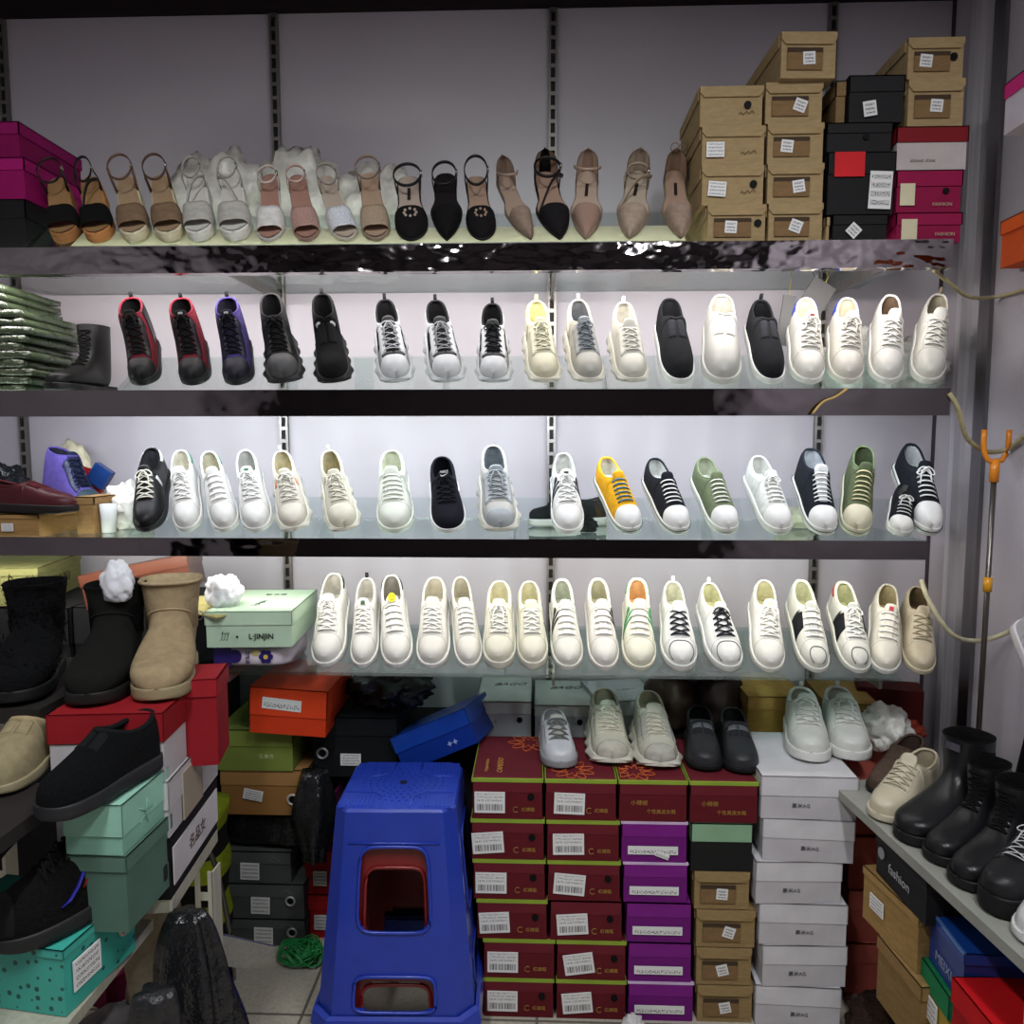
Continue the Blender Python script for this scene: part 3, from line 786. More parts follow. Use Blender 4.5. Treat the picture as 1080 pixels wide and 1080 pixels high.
def shelf(key, py, pxl, pxr, rampl, rampr, ang, label, fascia=True, fh=.062, lampw=0, lc=(1, .95, .9), zfix=None):
    z = PY(500, py, YF).z; x0 = PY(pxl, py, YF).x; x1 = PY(pxr, py, YF).x
    t = thing('display_shelf', ((x0 + x1) / 2, YF, z), label=label, cat='shelf', group='shelves along the back wall'); hw = (x1 - x0) / 2
    b = MB(); b.box(-hw, hw, .002, YW - YF - .02, -.008, 0); b.build('glass_panel', GLASS, t, False)
    if fascia:
        b = MB(); b.box(-hw, hw, -.012, 0, -fh, .0); b.box(-hw, hw, -.012, .018, -fh - .002, -fh); b.build('fascia', fas1 if key == 1 else fas2, t, False)
        b = MB(); b.cyl((-hw + .04, .03, -.03), .011, 2*hw - .08, 10, 'x'); b.build('light_tube', LAMP, t)
    for u in (292, 583, 874):
        xx = PY(u, 120, YW).x - (x0 + x1) / 2
        if -hw < xx < hw:
            b = MB(); b.box(xx - .004, xx + .004, .04, YW - YF - .016, -.04, -.0085); b.build('bracket', slm, t, False)
    r0 = PY(rampl, py, YF).x - (x0 + x1) / 2; r1 = PY(rampr, py, YF).x - (x0 + x1) / 2; a = math.radians(ang); dp = .165
    b = MB()
    M4 = Matrix.Translation((0, .004, .0045)) @ Matrix.Rotation(a, 4, 'X')
    b.box(r0, r1, 0, dp, -.004, -.0002, M4)
    b.build('slanted_rest', ACRYL, t, False)
    if key == 1: b = MB(); b.box(r0 + .12, r1 - .01, .004, .085, -.0002, .0003, M4); b.build('added_glow_strip', MILK, t, False)  # strip added to catch the tube light as a bright band behind the sandals
    b = MB(); n = max(2, int((r1 - r0) / .4))
    for k in range(n + 1):
        xx = r0 + .01 + (r1 - r0 - .02) * k / n
        b.add([(xx + s, y, zz) for s in (-.0015, .0015) for y, zz in ((.01, .0002), (.004 + dp * math.cos(a), .0002), (.004 + dp * math.cos(a), dp * math.sin(a) - .001))],
              [(0, 1, 2), (3, 5, 4), (0, 1, 4, 3), (1, 2, 5, 4), (0, 2, 5, 3)])
    b.build('rest_rib', ACRYL, t, False)
    if lampw:
        ld = bpy.data.lights.new('tube_light', 'AREA'); ld.shape = 'RECTANGLE'; ld.size = 2*hw - .1; ld.size_y = .03; ld.energy = lampw; ld.color = lc
        lo = bpy.data.objects.new('tube_light', ld); COL.objects.link(lo); lo.parent = t; lo.location = (0, .045, -.045)
        lo.rotation_euler = (math.radians(58), 0, 0)
        ld.spread = math.radians(170)
    ROWS[key] = (z, a, YF)
    return t
shelf(1, 258, -90, 1003, 22, 728, 40, 'top glass shelf with mirror steel front edge, carrying the sandals and box stacks', lampw=9.5, lc=(1, .95, .94))
shelf(2, 411, -90, 1000, 122, 1001, 34, 'second glass shelf from the top, mirror steel edge, under the boots and chunky sneakers', lampw=8.3, lc=(.8, .87, 1))
shelf(3, 568, -90, 976, 128, 972, 32, 'third glass shelf from the top, mirror steel edge, under the coloured canvas shoes', lampw=5.3, lc=(1, .96, .88), fh=.044)
shelf(4, 711, 125, 952, 326, 950, 27, 'lowest glass shelf with a bare green glass edge, under a row of white sneakers', fascia=False)

FIT = {1: [(44,84,164,256,4),(80,120,163,256,3),(116,154,163,258,2),(154,192,163,258,0),(191,228,168,260,6),(228,267,168,260,5),(270,302,175,262,8),(303,336,172,262,-3),(338,373,178,262,-13),(374,412,170,262,-1),(414,452,168,259,2),(454,488,168,268,3),(489,526,160,262,-2),(521,565,160,268,-20),(560,602,161,268,-9),(600,636,162,268,4),(650,688,163,266,10),(697,731,160,264,-4)],
 2: [(126,170,309,408,6),(181,221,311,409,3),(228,268,313,411,4),(274,321,319,412,0),(329,372,322,413,0),(394,437,319,414,-3),(446,491,320,414,-5),(500,541,324,414,3),(551,592,323,416,-5),(594,638,322,416,-8),(641,684,322,413,-8),(689,733,322,413,-8),(739,782,319,414,0),(786,826,318,414,-10),(828,870,320,412,-4),(870,911,320,412,-2),(914,953,318,413,0),(960,999,310,413,5)],
 3: [(140,185,470,560,14),(179,213,477,565,3),(213,252,478,565,-7),(250,286,475,563,-3),(288,328,472,563,-4),(338,380,472,562,-6),(397,437,476,564,3),(453,492,482,562,-2),(502,549,470,562,-2),(580,616,473,560,-2),(629,675,474,556,-20),(679,726,475,556,-20),(730,777,474,556,-19),(786,833,473,557,-19),(834,884,463,555,-14),(885,922,460,556,4),(943,991,463,561,-18)],
 4: [(328,374,609,710,14),(367,402,607,708,9),(400,436,608,708,0),(439,477,612,709,8),(474,509,611,709,-4),(509,545,613,707,5),(544,578,614,708,0),(579,615,612,709,-3),(616,653,611,709,-4),(655,692,611,710,0),(694,737,608,709,-6),(734,781,609,709,-17),(787,828,613,711,-4),(828,877,614,713,-14),(871,916,616,714,-14),(914,951,617,713,2),(946,984,615,709,-4)]}
FI = {1: 0, 2: 0, 3: 0, 4: 0}
IRM = RM.transposed()
def proj(p):
    q = IRM @ (p - CAM); return 540 + FPX * q.x / -q.z, 540 - FPX * q.y / -q.z
def put(t, row, px, yaw=0, back=0., sc=1., dz=.0022):
    """stand a shoe on the slanted rest, turned and sized like the photographed one"""
    z, a, Y = ROWS[row]; k_ = FI[row]; x0, x1, y0, y1, lean = FIT[row][k_]; FI[row] += 1
    if k_ and FIT[row][k_-1][1] > x0: x0 = (FIT[row][k_-1][1] + x0) / 2
    if k_ + 1 < len(FIT[row]) and FIT[row][k_+1][0] < x1: x1 = (FIT[row][k_+1][0] + x1) / 2
    x0 += .2; x1 -= .2
    L = t['_L']; pts = []
    for o in COL.objects:
        if o.parent is t or (o.parent is not None and o.parent.parent is t):
            m = o.matrix_basis if o.parent is t else o.parent.matrix_basis @ o.matrix_basis
            vs = o.data.vertices; st = max(1, len(vs) // 150); pts += [m @ vs[i].co for i in range(0, len(vs), st)]
    Rx = Matrix.Rotation(a, 4, 'X'); up = Vector((0, -math.sin(a), math.cos(a)))
    X = PY((x0 + x1) / 2 - lean * .4, y1, Y).x; ya, sx, sl = 0., 1., 1.
    for it in range(14):
        M = Matrix.Translation(Vector((X, Y + .004, z + .0045)) + up * dz + Vector((0, math.cos(a), math.sin(a))) * .006) @ Rx @ Matrix.Rotation(ya, 4, 'Z') @ Matrix.Diagonal((sx, sl, (sx + sl) / 2, 1))
        P = [proj(M @ p) for p in pts]; a0, a1 = min(p[0] for p in P), max(p[0] for p in P); b0 = min(p[1] for p in P); b1 = max(p[1] for p in P)
        h, tt = proj(M @ Vector((0, L * .95, .05))), proj(M @ Vector((0, L * .12, .05)))
        ya += (h[0] - tt[0] - lean * 1.12) * .0016 * 1.6
        sx = min(1.16, max(.78, sx * (1 + .6 * ((x1 - x0) / (a1 - a0) - 1)))); sl = min(1.2, max(.82, sl * (1 + .7 * ((y1 - y0) / (b1 - b0) - 1))))
        X += ((x0 + x1) / 2 - (a0 + a1) / 2) / 430 * .9
    t.matrix_world = M
    return t

# ---- row 1: sandals
G1 = 'summer sandals and heels on the top shelf'
def S1(px, yaw, sc, *a, **k): t, g = sandal(*a, **k); put(t, 1, px, yaw, sc=sc); return t
S1(64, 4, 1., 'black strap wedge sandal on tan sole, leftmost on the top shelf', G1, 'wedge', '2a211f', '161414', 'a07c52', 'a9764a', extra=dict(hh=.05, ry=.045, rx=.036))
S1(99, -6, 1., 'black strap wedge sandal with narrow ankle loop, second from left on the top shelf', G1, 'wedge', '1f1a19', '131212', 'a07c52', 'c98b55', extra=dict(hh=.05, ry=.045, rx=.024, strap='both'))
S1(136, -3, 1., 'tan wedge sandal with thin brown ankle loop, beside the black strap wedges', G1, 'wedge', '6d4e3d', '7f6850', 'a98e6e', 'ded5b4', extra=dict(hh=.055, ry=.045, rx=.036))
S1(172, 3, 1., 'tan wedge sandal with buckled brown strap, nearest the clear strap pair', G1, 'wedge', '5e4537', '7f6850', 'a58a6b', 'ded5b4', extra=dict(hh=.052, ry=.045, rx=.035))
S1(209, 3, 1., 'off white sandal whose diagonal strap rises to the right, left of its mirrored pair', G1, 'wedge', 'a9a49a', 'b7b4aa', 'd0cdc4', 'e6e4da', extra=dict(strap='both', side=1, rx=.026, hh=.045))
S1(247, -3, 1., 'off white sandal whose diagonal strap rises to the left, beside the rose block heels', G1, 'wedge', 'a9a49a', 'b7b4aa', 'd0cdc4', 'e6e4da', extra=dict(strap='both', side=-1, rx=.026, hh=.045))
S1(286, -6, 1., 'rose block heel sandal with white toe band', G1, 'block', 'cbbdb0', 'd9d6d0', 'a87f6f', 'c9c5bb', extra=dict(hh=.03, ry=.028, rx=.029))
S1(319, 2, 1., 'rose block heel sandal with glittering rose toe band', G1, 'block', 'c4a89b', 'a9877c', 'a87f6f', '9a7a6c', extra=dict(hh=.034, ry=.028, rx=.029, k2='glitter'))
S1(357, 8, 1., 'silver glitter band sandal leaning left, in front of the crumpled paper', G1, 'block', '9a9288', 'c9ccd0', 'b5a594', 'c9c0b0', extra=dict(hh=.035, ry=.034, rx=.03, k2='glitter'))
S1(393, 0, 1., 'beige glitter toe band sandal with wide ankle loop', G1, 'block', '8e7a68', '9f8c76', 'ab9078', '9d8a74', extra=dict(hh=.045, ry=.036, rx=.036, k2='glitter'))
S1(432, 0, .98, 'black round toe shoe with scalloped edge and front strap', G1, 'pump', '1b1718', '161415', 'b3a294', '141213', extra=dict(round=1, rx=.034, ry=.034, hh=.032, noheel=1, lab='2b2422', flower=1), name='pump', cat='shoe')
S1(471, 0, 1., 'all black pointed slingback shoe', G1, 'pump', '171515', '131213', '1e1b1c', '121111', extra=dict(rx=.031, ry=.036, hh=.03, noheel=1), name='pump', cat='shoe')
S1(508, 0, .98, 'black round toe shoe with cut out flower and tall ankle loop', G1, 'pump', '1b1718', '161415', 'a58a76', '141213', extra=dict(round=1, rx=.032, ry=.046, hh=.044, noheel=1, flower=1), name='pump', cat='shoe')
S1(549, 9, 1., 'plain taupe pointed shoe with closed heel cup', G1, 'pump', '9a8573', '8d7a6b', 'a8917f', '6f5e52', extra=dict(strap='front'), name='pump', cat='shoe')
S1(584, 6, 1., 'black pointed shoe with nude insole and crossed ankle straps', G1, 'pump', '1a1718', '1a181b', 'a88b78', '171516', extra=dict(strap='both', rx=.032, ry=.03, hh=.04, cupc='171516'), name='pump', cat='shoe')
S1(619, -2, 1., 'nude patent pointed shoe with dark insole label', G1, 'pump', 'a78d7a', '9b7f70', 'b7a28f', '8d776a', extra=dict(strap='front', lab='2b221e', k2='patent'), name='pump', cat='shoe')
S1(666, -4, 1., 'pale nude suede pointed shoe standing alone between two gaps', G1, 'pump', '9d8b78', 'a39180', 'b9ab97', '94836f', extra=dict(strap='both', rx=.026, ry=.024, hh=.03, lab='2b221e'), name='pump', cat='shoe')
bw = S1(713, 4, 1., 'nude pointed shoe with heel bow, next to the kraft boxes', G1, 'pump', '8f7763', '9a8576', 'ab8f7b', '8a7563', extra=dict(strap='none', lab='2b221e', cupc='8f7763'), name='pump', cat='shoe')
b = MB()
for sg in (-1, 1):
    b.tube([Vector((0, .245, .098)) + Vector((sg * (.022 * (.5 - .5*math.cos(2*PI*k/12))), 0, .01 * math.sin(2*PI*k/12))) for k in range(13)], .0014, 5)
b.build('bow', mat('8f7763', 'fabric'), bw)

# ---- row 2
G2 = 'boots and sneakers on the second shelf'
def SN(row, px, yaw, *a, sc=1., **k): t, g = sneaker(*a, **k); put(t, row, px, yaw, sc=sc); return t
# black lace up boot, turned to the left
t = thing('ankle_boot', (0, 0, 0), label='black leather lace up ankle boot at the left end of the second shelf', cat='boot', group=G2)
rows_ = boot_body(mat('121111', 'leather', rough=.45), mat('171616', 'fabric'), t, h=.215, wsc=.9)
boot_sole(t, mat('141313', 'rubber'), lug=.002); front_laces(rows_, mat('0f0f0f', 'fabric'), t, 12, 27, 8)
b = MB(); b.box(-.036, .036, .19, .262, -.0, .03); b.build('heel', mat('111010', 'rubber'), t, False)
z2, a2, _ = ROWS[2]; p0 = PY(52, 409, 1.875)
t.matrix_world = Matrix.Translation((p0.x, 1.885, z2 + .001)) @ Matrix.Rotation(math.radians(-3), 4, 'Z') @ Matrix.Scale(.86, 4)
hk = dict(shape=HIGH, name='high_top_sneaker', so='1d1d20', ks='rubber', seams=False, tabc='151416', ku='suede')
SN(2, 146, -10, 'dark red high top with loose black lace ends, beside the lace up boot', G2, up='6b1f2b', eye='1a1718', li='151415', la='1c1a1a', toecap='1b1a1c', tongc='191718', nl=7, seed=3, overlay=[('17161a', .62, .98, .05, .9, 'heel_panel')], **hk)
SN(2, 202, -4, 'dark red high top with white tongue badge', G2, up='70222e', eye='1a1718', li='151415', la='161414', toecap='1b1a1c', tongc='191718', nl=7, seed=5, badge='a9a9a9', **hk)
SN(2, 249, -8, 'purple and navy high top with white tongue badge', G2, up='443a70', eye='1b1a2a', li='23202c', la='17161f', toecap='1d1d28', tongc='1d1c2a', nl=7, seed=6, badge='a9a9a9', **hk)
MID = dict(H=[(0, .026), (.05, .044), (.14, .052), (.3, .06), (.45, .09), (.56, .125)], hc=[(.56, .125), (.7, .12), (1, .135)], ow=.03, L=.262, wb=.046)
SN(2, 296, -4, 'charcoal hiking sneaker with grey toe and rugged sole', G2, up='2b2a2c', eye='171617', li='19181a', la='131213', toecap='4b4a4b', tongc='1b1a1c', so='2a292b', chunky=1, shape=MID, seams=False, ku='suede', sidepanel='1a191b', nl=6)
sl = SN(2, 350, 0, 'black knit slip on sneaker with white emblem on the toe', G2, up='131314', li='161617', so='151517', chunky=1, shape=MID, laces_on=False, eye='1a1a1b', tabc='1c1c1d', seams=False, ku='fabric')
b = MB()
gg = Shape(**MID); patch(b, gg, .27, .36, -.16, -.01, .002, 4, 4); patch(b, gg, .27, .36, .01, .16, .002, 4, 4); b.build('emblem', mat('c9cac9', 'rubber'), sl)
b = MB(); b.tube([gg.Q(.2 - .03 * (1 - (k/6)**2), (k or .01) / 6 * .3, .001) for k in range(-6, 7)], .0014, 5); b.build('smile_line', mat('c9cac9', 'rubber'), sl)
b = MB(); patch(b, gg, .49, .54, -.3, -.01, .003, 4, 4); patch(b, gg, .49, .54, .01, .3, .003, 4, 4); b.build('logo_patch', mat('b9b9b9', 'rubber'), sl)
ck = dict(up='b4b6b9', li='1a1a1c', tongc='1c1c1e', toecap='c2c4c6', sidepanel='1b1b1d', so='bfc2c4', chunky=1, shape=CHUNK, overlay=[('1a1a1c', .2, .33, .0, .45, 'toe_mesh'), ('77797c', .16, .3, .55, .9, 'side_overlay')], tabc='1a1a1c', col='1a1a1c', toef=.17)
SN(2, 415, 3, 'black, white and grey chunky sneaker with black pull tab and lace end sticking out right', G2, eye='c3c5c8', la='a8aaac', seed=11, **ck)
SN(2, 466, 6, 'black, white and grey chunky sneaker with a big raised lace loop', G2, eye='c3c5c8', la='8f9194', seed=12, drop=1.6, **ck)
SN(2, 520, -2, 'black, white and grey chunky sneaker with black laces, smallest of the three', G2, eye='c3c5c8', la='1b1b1d', seed=13, sc=.95, **ck)
cr = dict(chunky=1, shape=CHUNK)
SN(2, 571, 4, 'cream chunky sneaker with pale yellow heel', G2, up='c9c3a9', so='d3cfbf', heel='d8d08c', li='d9d3a0', la='d6d4b9', eye='d3cfb4', tabc='d8cf86', seed=21, overlay=[('b9b298', .62, .84, .3, .9, 'side_overlay')], **cr)
SN(2, 614, 4, 'grey mesh chunky sneaker with blue grey laces', G2, up='a3a198', so='cfcbc0', li='6f7274', la='6f767b', eye='8b8c8a', tongc='6d7276', tabc='a9a79b', seed=22, overlay=[('d1cdbf', .66, .98, .05, .9, 'heel_panel')], **cr)
SN(2, 661, 6, 'off white chunky sneaker with laces set to the right, beside the black slip on', G2, up='c3c1b4', so='ccc9bd', li='cfccc0', la='d3d1c6', eye='c9c7bb', tabc='d1cfc4', seed=23, bow=False, **cr)
SN(2, 712, 8, 'black plain slip on with white sole, left of the white slip on', G2, up='1b1c1f', so='dedfdd', li='202124', ins='a9a9a8', laces_on=False, eye='222327', shape=SLIP, seams=False, ku='fabric')
SN(2, 764, 6, 'white plain leather slip on without laces', G2, up='b3b2ab', so='c6c5be', li='c0bdb1', laces_on=False, shape=SLIP, seams=False, eye='cfcec6')
bs_ = SN(2, 809, 9, 'black slip on with white sole and black tongue, right of the white slip on', G2, up='1c1d20', so='dcdcd9', li='17181a', laces_on=False, eye='26272b', shape=SLIP, seams=False, ku='fabric', tabc='1a1a1c')
SN(2, 853, 7, 'white sneaker with blue heel and red inner label', G2, up='cfccc3', so='d9d7d0', heel='2f44b5', heelu=.6, li='d8d3b8', la='d8d6cd', badge='8f2d2d', seed=31)
SN(2, 891, 5, 'white sneaker with blue heel and dark toe scuff, third from the right end', G2, up='c9c5ba', so='d3d0c6', heel='2f44b5', heelu=.6, li='c8c2ac', la='cfccc2', seed=32)
SN(2, 934, 2, 'white sneaker with brown lining, second from the right end of the second shelf', G2, up='cfcdc5', so='dbd9d3', li='6d5a49', la='dcdad3', col='d3d1c9', seed=33, bow=False)
SN(2, 980, 3, 'white sneaker with tan pull tab at the right end of the second shelf', G2, up='c9c7bd', so='d3d1c9', li='a79f8b', la='d3d1c8', seed=34, bow=False, tabc='8a7c66')

# ---- row 3
G3 = 'sneakers and canvas shoes on the third shelf'
SN(3, 157, -13, 'black sneaker with white laces and white heel, leftmost upright on the third shelf', G3, up='151517', so='1d1d1f', heel='d8d8d6', li='3c3c3e', la='d6d3c4', seed=41, stitch='3b3b3d', overlay=[('c9c9c7', .5, .53, .45, .8, 'side_mark')])
SN(3, 194, -5, 'white sneaker with green heel edge on its left, beside the black sneaker', G3, up='d6d6d2', so='dddcd7', heel='3f8f6a', li='cfcbb8', la='e3e2dc', seed=42, shape=SLIM)
SN(3, 233, 6, 'white sneaker with green heel edge on its right, inner one of the pair', G3, up='d6d6d2', so='dddcd7', heel='3f8f6a', li='c3bfa8', la='e3e2dc', seed=43, shape=SLIM, bow=False, lstyle='bar')
SN(3, 266, 3, 'white sneaker with green tongue label and big bow', G3, up='d9d9d6', so='dcdcd8', li='b5b5ae', la='e3e3df', badge='2e7a4e', seed=44, sc=.96)
SN(3, 309, 3, 'cream white sneaker with orange side mark', G3, up='cecabb', so='d9d7cb', li='c7bf9e', la='dad7cb', seed=45, chunky=1, tabc='dddacb', overlay=[('cf7d55', .47, .52, .42, .6, 'side_mark')])
SN(3, 357, 4, 'cream chunky sneaker with glossy toe and looped laces', G3, up='cfccb8', so='d8d5c6', li='b7ae8a', la='d9d6c6', seed=46, tabc='dddccb', toecap='d3d0bd', **cr)
SN(3, 416, 4, 'mint white running sneaker standing apart, left of the black running shoe', G3, up='d3d8cb', so='dbe0d3', li='c9cdb6', la='dfe3d6', seed=47, bow=False, stripes='c3c9bb', stripeside=(1,), lstyle='bar', nl=6)
rn = SN(3, 471, 3, 'black running shoe with white sole and white tick mark', G3, up='17181f', so='d6d6d6', li='12131a', la='15161c', seed=48, tongc='15161c', ku='fabric', sc=.9, seams=False)
gr = Shape(); b = MB()
for side in (1,):
    pts = [(.62, .5), (.56, .62), (.49, .66), (.44, .62), (.46, .56)]
    b.tube([gr.Q(s, side * u, .0014) for s, u in pts], [.0008, .002, .003, .002, .0006], 6, flat=.5)
b.build('tick_mark', mat('d9d9d9', 'rubber'), rn)
sp = gr.o0 - .02; c0 = Vector((gr.c(sp), sp * gr.L + .012, topz(gr, sp, 0) + .022))
rt = Euler((math.radians(62), 0, 0))
lettering('NIKE', .011, mat('dcdcdc', 'rubber'), rn, c0 + Vector((0, -.004, .004)), rt, name='tongue_lettering', shear=.3, bold=.0002)
b = MB(); b.tube([Vector((-.010, 0, .001)), Vector((-.007, 0, -.0035)), Vector((-.002, 0, -.003)), Vector((.012, 0, .004))], [.0004, .0018, .0013, .0003], 6, nrm=(0, 1, 0))
b.build('tongue_tick', mat('dcdcdc', 'rubber'), rn, loc=c0 + Vector((0, -.008, -.004)), rot=(math.radians(-28), 0, 0))
SN(3, 524, 2, 'grey and white chunky running sneaker with crossed lace loops', G3, up='b4b4ad', so='cbc9be', li='7d8588', la='9aa1a4', eye='a2a8aa', tongc='8b9396', toecap='a4abae', toef=.12, seed=49, drop=1.5, nl=6, **cr)
SN(3, 598, 2, 'white sneaker with black side stripes and dark tongue label', G3, up='d9d9d6', so='dfdfdb', li='cfcfc8', la='e0e0dc', stripes='26262a', heel='20222a', heelu=.15, badge='3c3c30', seed=50, sc=.96)
cv = dict(shape=CANV, ku='fabric', lstyle='bar', nl=6, bow=False, toecap='dfdfdc', seams=False, so='dcdcd6', ins='c9cac5')
SN(3, 657, 13, 'yellow canvas shoe with blue and yellow laces and green sole stripe', G3, up='d9a01f', li='d3d0bf', la='2f6a86', band='1f4a3c', lr=.0028, name='canvas_shoe', cat='canvas shoe', **cv)
SN(3, 709, 17, 'black low canvas shoe with white laces, next to the yellow one', G3, up='1e2026', li='c9ccc8', la='dcdcd8', band='20222a', col='1e2026', name='canvas_shoe', cat='canvas shoe', **cv)
SN(3, 760, 17, 'sage green canvas shoe with white laces', G3, up='6f7a5c', li='b9bfa8', la='dadbd3', band='9aa08e', name='canvas_shoe', cat='canvas shoe', **cv)
SN(3, 817, 17, 'all white canvas shoe with a lace bow, between sage and black shoes', G3, up='d6d7d2', li='cfd0c8', la='d9dad3', band='b0b1ac', name='canvas_shoe', cat='canvas shoe', **{**cv, 'bow': True})
hc_ = {**cv, 'shape': {**CANV, 'L': .27, 'H': [(0, .022), (.05, .034), (.14, .041), (.25, .048), (.4, .074), (.52, .105)], 'hc': [(.52, .105), (.7, .09), (1, .1)]}, 'nl': 7}
SN(3, 869, 14, 'black canvas shoe with white tongue and laces, tallest on the third shelf', G3, up='1e2128', li='b9bec2', la='dfe0de', tongc='d3d6d6', band='22242c', name='canvas_shoe', cat='canvas shoe', **hc_)
SN(3, 906, 5, 'olive canvas shoe with cream laces', G3, up='5c664a', li='4c563c', la='cdc49a', tongc='4f5a40', band='6d745a', name='canvas_shoe', cat='canvas shoe', **{**hc_, 'toecap': 'cfc9ae', 'so': 'cfccb2'})
SN(3, 978, 12, 'black canvas shoe with tied white laces at the right end of the third shelf', G3, up='191b21', li='b9bcba', la='d6d7d5', band='22242c', name='canvas_shoe', cat='canvas shoe', **{**cv, 'bow': True})

# ---- row 4
G4 = 'white sneakers on the lowest glass shelf'
pf = dict(shape=dict(wb=.0465, L=.262))
SN(4, 347, -12, 'white sneaker with black heel edge, leftmost in the lowest glass shelf row', G4, heel='1b1c1e', heelu=.3, up='d0cfc9', seed=61, li='b9b6ac', **pf)
SN(4, 383, -7, 'narrow white sneaker with dark pull tab, between the two black heeled sneakers', G4, up='cdccc7', tabc='2a2a28', badge='3a5a40', seed=62, li='c3c1b8', bow=False, sc=.97, nl=6, shape=SLIM)
sm = SN(4, 417, 1, 'white sneaker with black heel and yellow smiling face on the tongue', G4, heel='1b1c1e', heelu=.3, up='d0cfc9', seed=63, lstyle='bar', bow=False, li='8f8b82', **pf)
gs = Shape(wb=.0465, L=.262); sp = gs.o0 - .005; c0 = Vector((gs.c(sp), sp * gs.L + .006, topz(gs, sp, 0) + .019))
b = MB(); b.cyl((0, 0, 0), .0125, .0016, 22); fc = b.build('smile_badge', mat('e0d020', 'rubber'), sm, False, c0, (math.radians(55), 0, 0))
b = MB(); b.cyl((-.004, .003, .0014), .0014, .0012, 10); b.cyl((.004, .003, .0014), .0014, .0012, 10)
b.tube([Vector((.006 * math.cos(a), -.001 + .005 * math.sin(a), .002)) for a in [PI + PI * k / 8 for k in range(9)]], .0006, 5); b.build('smile_face', mat('1d1c10', 'rubber'), fc, False)
SN(4, 457, -8, 'white sneaker with loose laces, left one of the pair right of the smiling face', G4, up='cfcdc5', seed=64, shape=SLIM, bow=False, li='c0bba9', nl=6)
SN(4, 491, 5, 'white sneaker with bar laces, right one of the pair right of the smiling face', G4, up='cfcdc4', seed=65, shape=SLIM, lstyle='bar', bow=False, li='b7b29f', nl=6)
PF2 = dict(shape=dict(wb=.044, zt=[(0, .03), (1, .034)], L=.255))
SN(4, 526, 3, 'cream white sneaker with a long hanging lace end', G4, up='d3d1bf', so='d9d8c9', seed=66, li='cfcbac', drop=1.7, **PF2)
nn = SN(4, 560, 0, 'cream white sneaker with a letter N on its side', G4, up='d3d1bf', so='d9d8c9', seed=67, li='cdc9a8', bow=False, **PF2)
lettering('N', .02, mat('55564f', 'rubber'), nn, (.0395, .115, .062), (math.radians(65), 0, math.radians(62)), name='side_letter', bold=-.0004)
SN(4, 597, -3, 'white sneaker with black stripes showing on its left side', G4, up='d3d2c8', so='dbdad1', stripes='2a2a2c', stripeside=(-1,), seed=68, li='b5bba9', col='dcdbd0', bow=False, cr=.005, lstyle='bar', shape=dict(L=.262))
SN(4, 635, 0, 'plain white padded sneaker with small dark stripe on its right', G4, up='d6d3cc', so='dcdad3', stripes='3a3a3c', stripeside=(1,), seed=69, li='b9b79c', col='dddbc8', bow=False, cr=.005, lstyle='bar', shape=dict(L=.262, wb=.045))
SN(4, 674, 0, 'white sneaker with green stripes and peach lining', G4, up='d6d5c2', so='dcdbc8', stripes='3f8a57', heel='3f8a57', stripeside=(-1, 1), seed=70, li='d9ae7a', col='dcd9bd', bow=False, cr=.005, lstyle='bar', shape=dict(L=.262))
WD2 = dict(shape=dict(wb=.053, wm=.041, wh=.037, zt=[(0, .026), (1, .03)], L=.262, toe=2.2))
SN(4, 722, 11, 'wide white sneaker with dark laces, left one of the dark laced pair', G4, up='d9dad6', so='dfe0dc', la='26282e', seed=71, li='cfcfb9', toeline=('5a5c60', .2, 1.2, .8), tabc='e3e3df', bow=False, **WD2)
SN(4, 769, 15, 'wide white sneaker with trailing dark laces, right one of the dark laced pair', G4, up='d9dad6', so='dfe0dc', la='26282e', seed=72, li='cfcfa8', toeline=('5a5c60', .2, 1.2, .8), tabc='e3e3df', drop=1.4, **WD2)
SN(4, 811, 7, 'white sneaker with pale gold tongue mark', G4, up='d8d7cf', so='dddcd4', badge='d9d2a8', seed=73, li='c9c6a0', tu=.03)
SN(4, 864, 12, 'white sneaker with black side panel and dark arc on the toe', G4, up='d3d3c9', so='d9d9cf', sidepanel='1f2124', stripeside=(-1,), toeline=('4a4c4e', .15, 1, .55), seed=74, li='c9cbaa', lstyle='bar', bow=False, tongc='b3b5ae', col='dedec8', cr=.005)
SN(4, 905, 14, 'white sneaker with red heel edge, black side panel and grey toe arc', G4, up='d3d3c9', so='d9d9cf', heel='a8453a', sidepanel='1f2124', toeline=('4a4c4e', .15, 1, .55), seed=75, li='bfc19a', tongc='b3b5ae', col='dedec8', cr=.005)
SN(4, 936, 4, 'cream white sneaker with red and blue tongue badge', G4, up='d3cfc0', so='d9d9d3', badge='b5373f', seed=76, li='b3a783', lstyle='bar', bow=False)
SN(4, 969, 8, 'beige sneaker with brown lining at the right end of the lowest shelf', G4, up='b9ad93', so='c3b89f', li='6d5c42', la='a89c82', seed=77, bow=False, toecap=None)
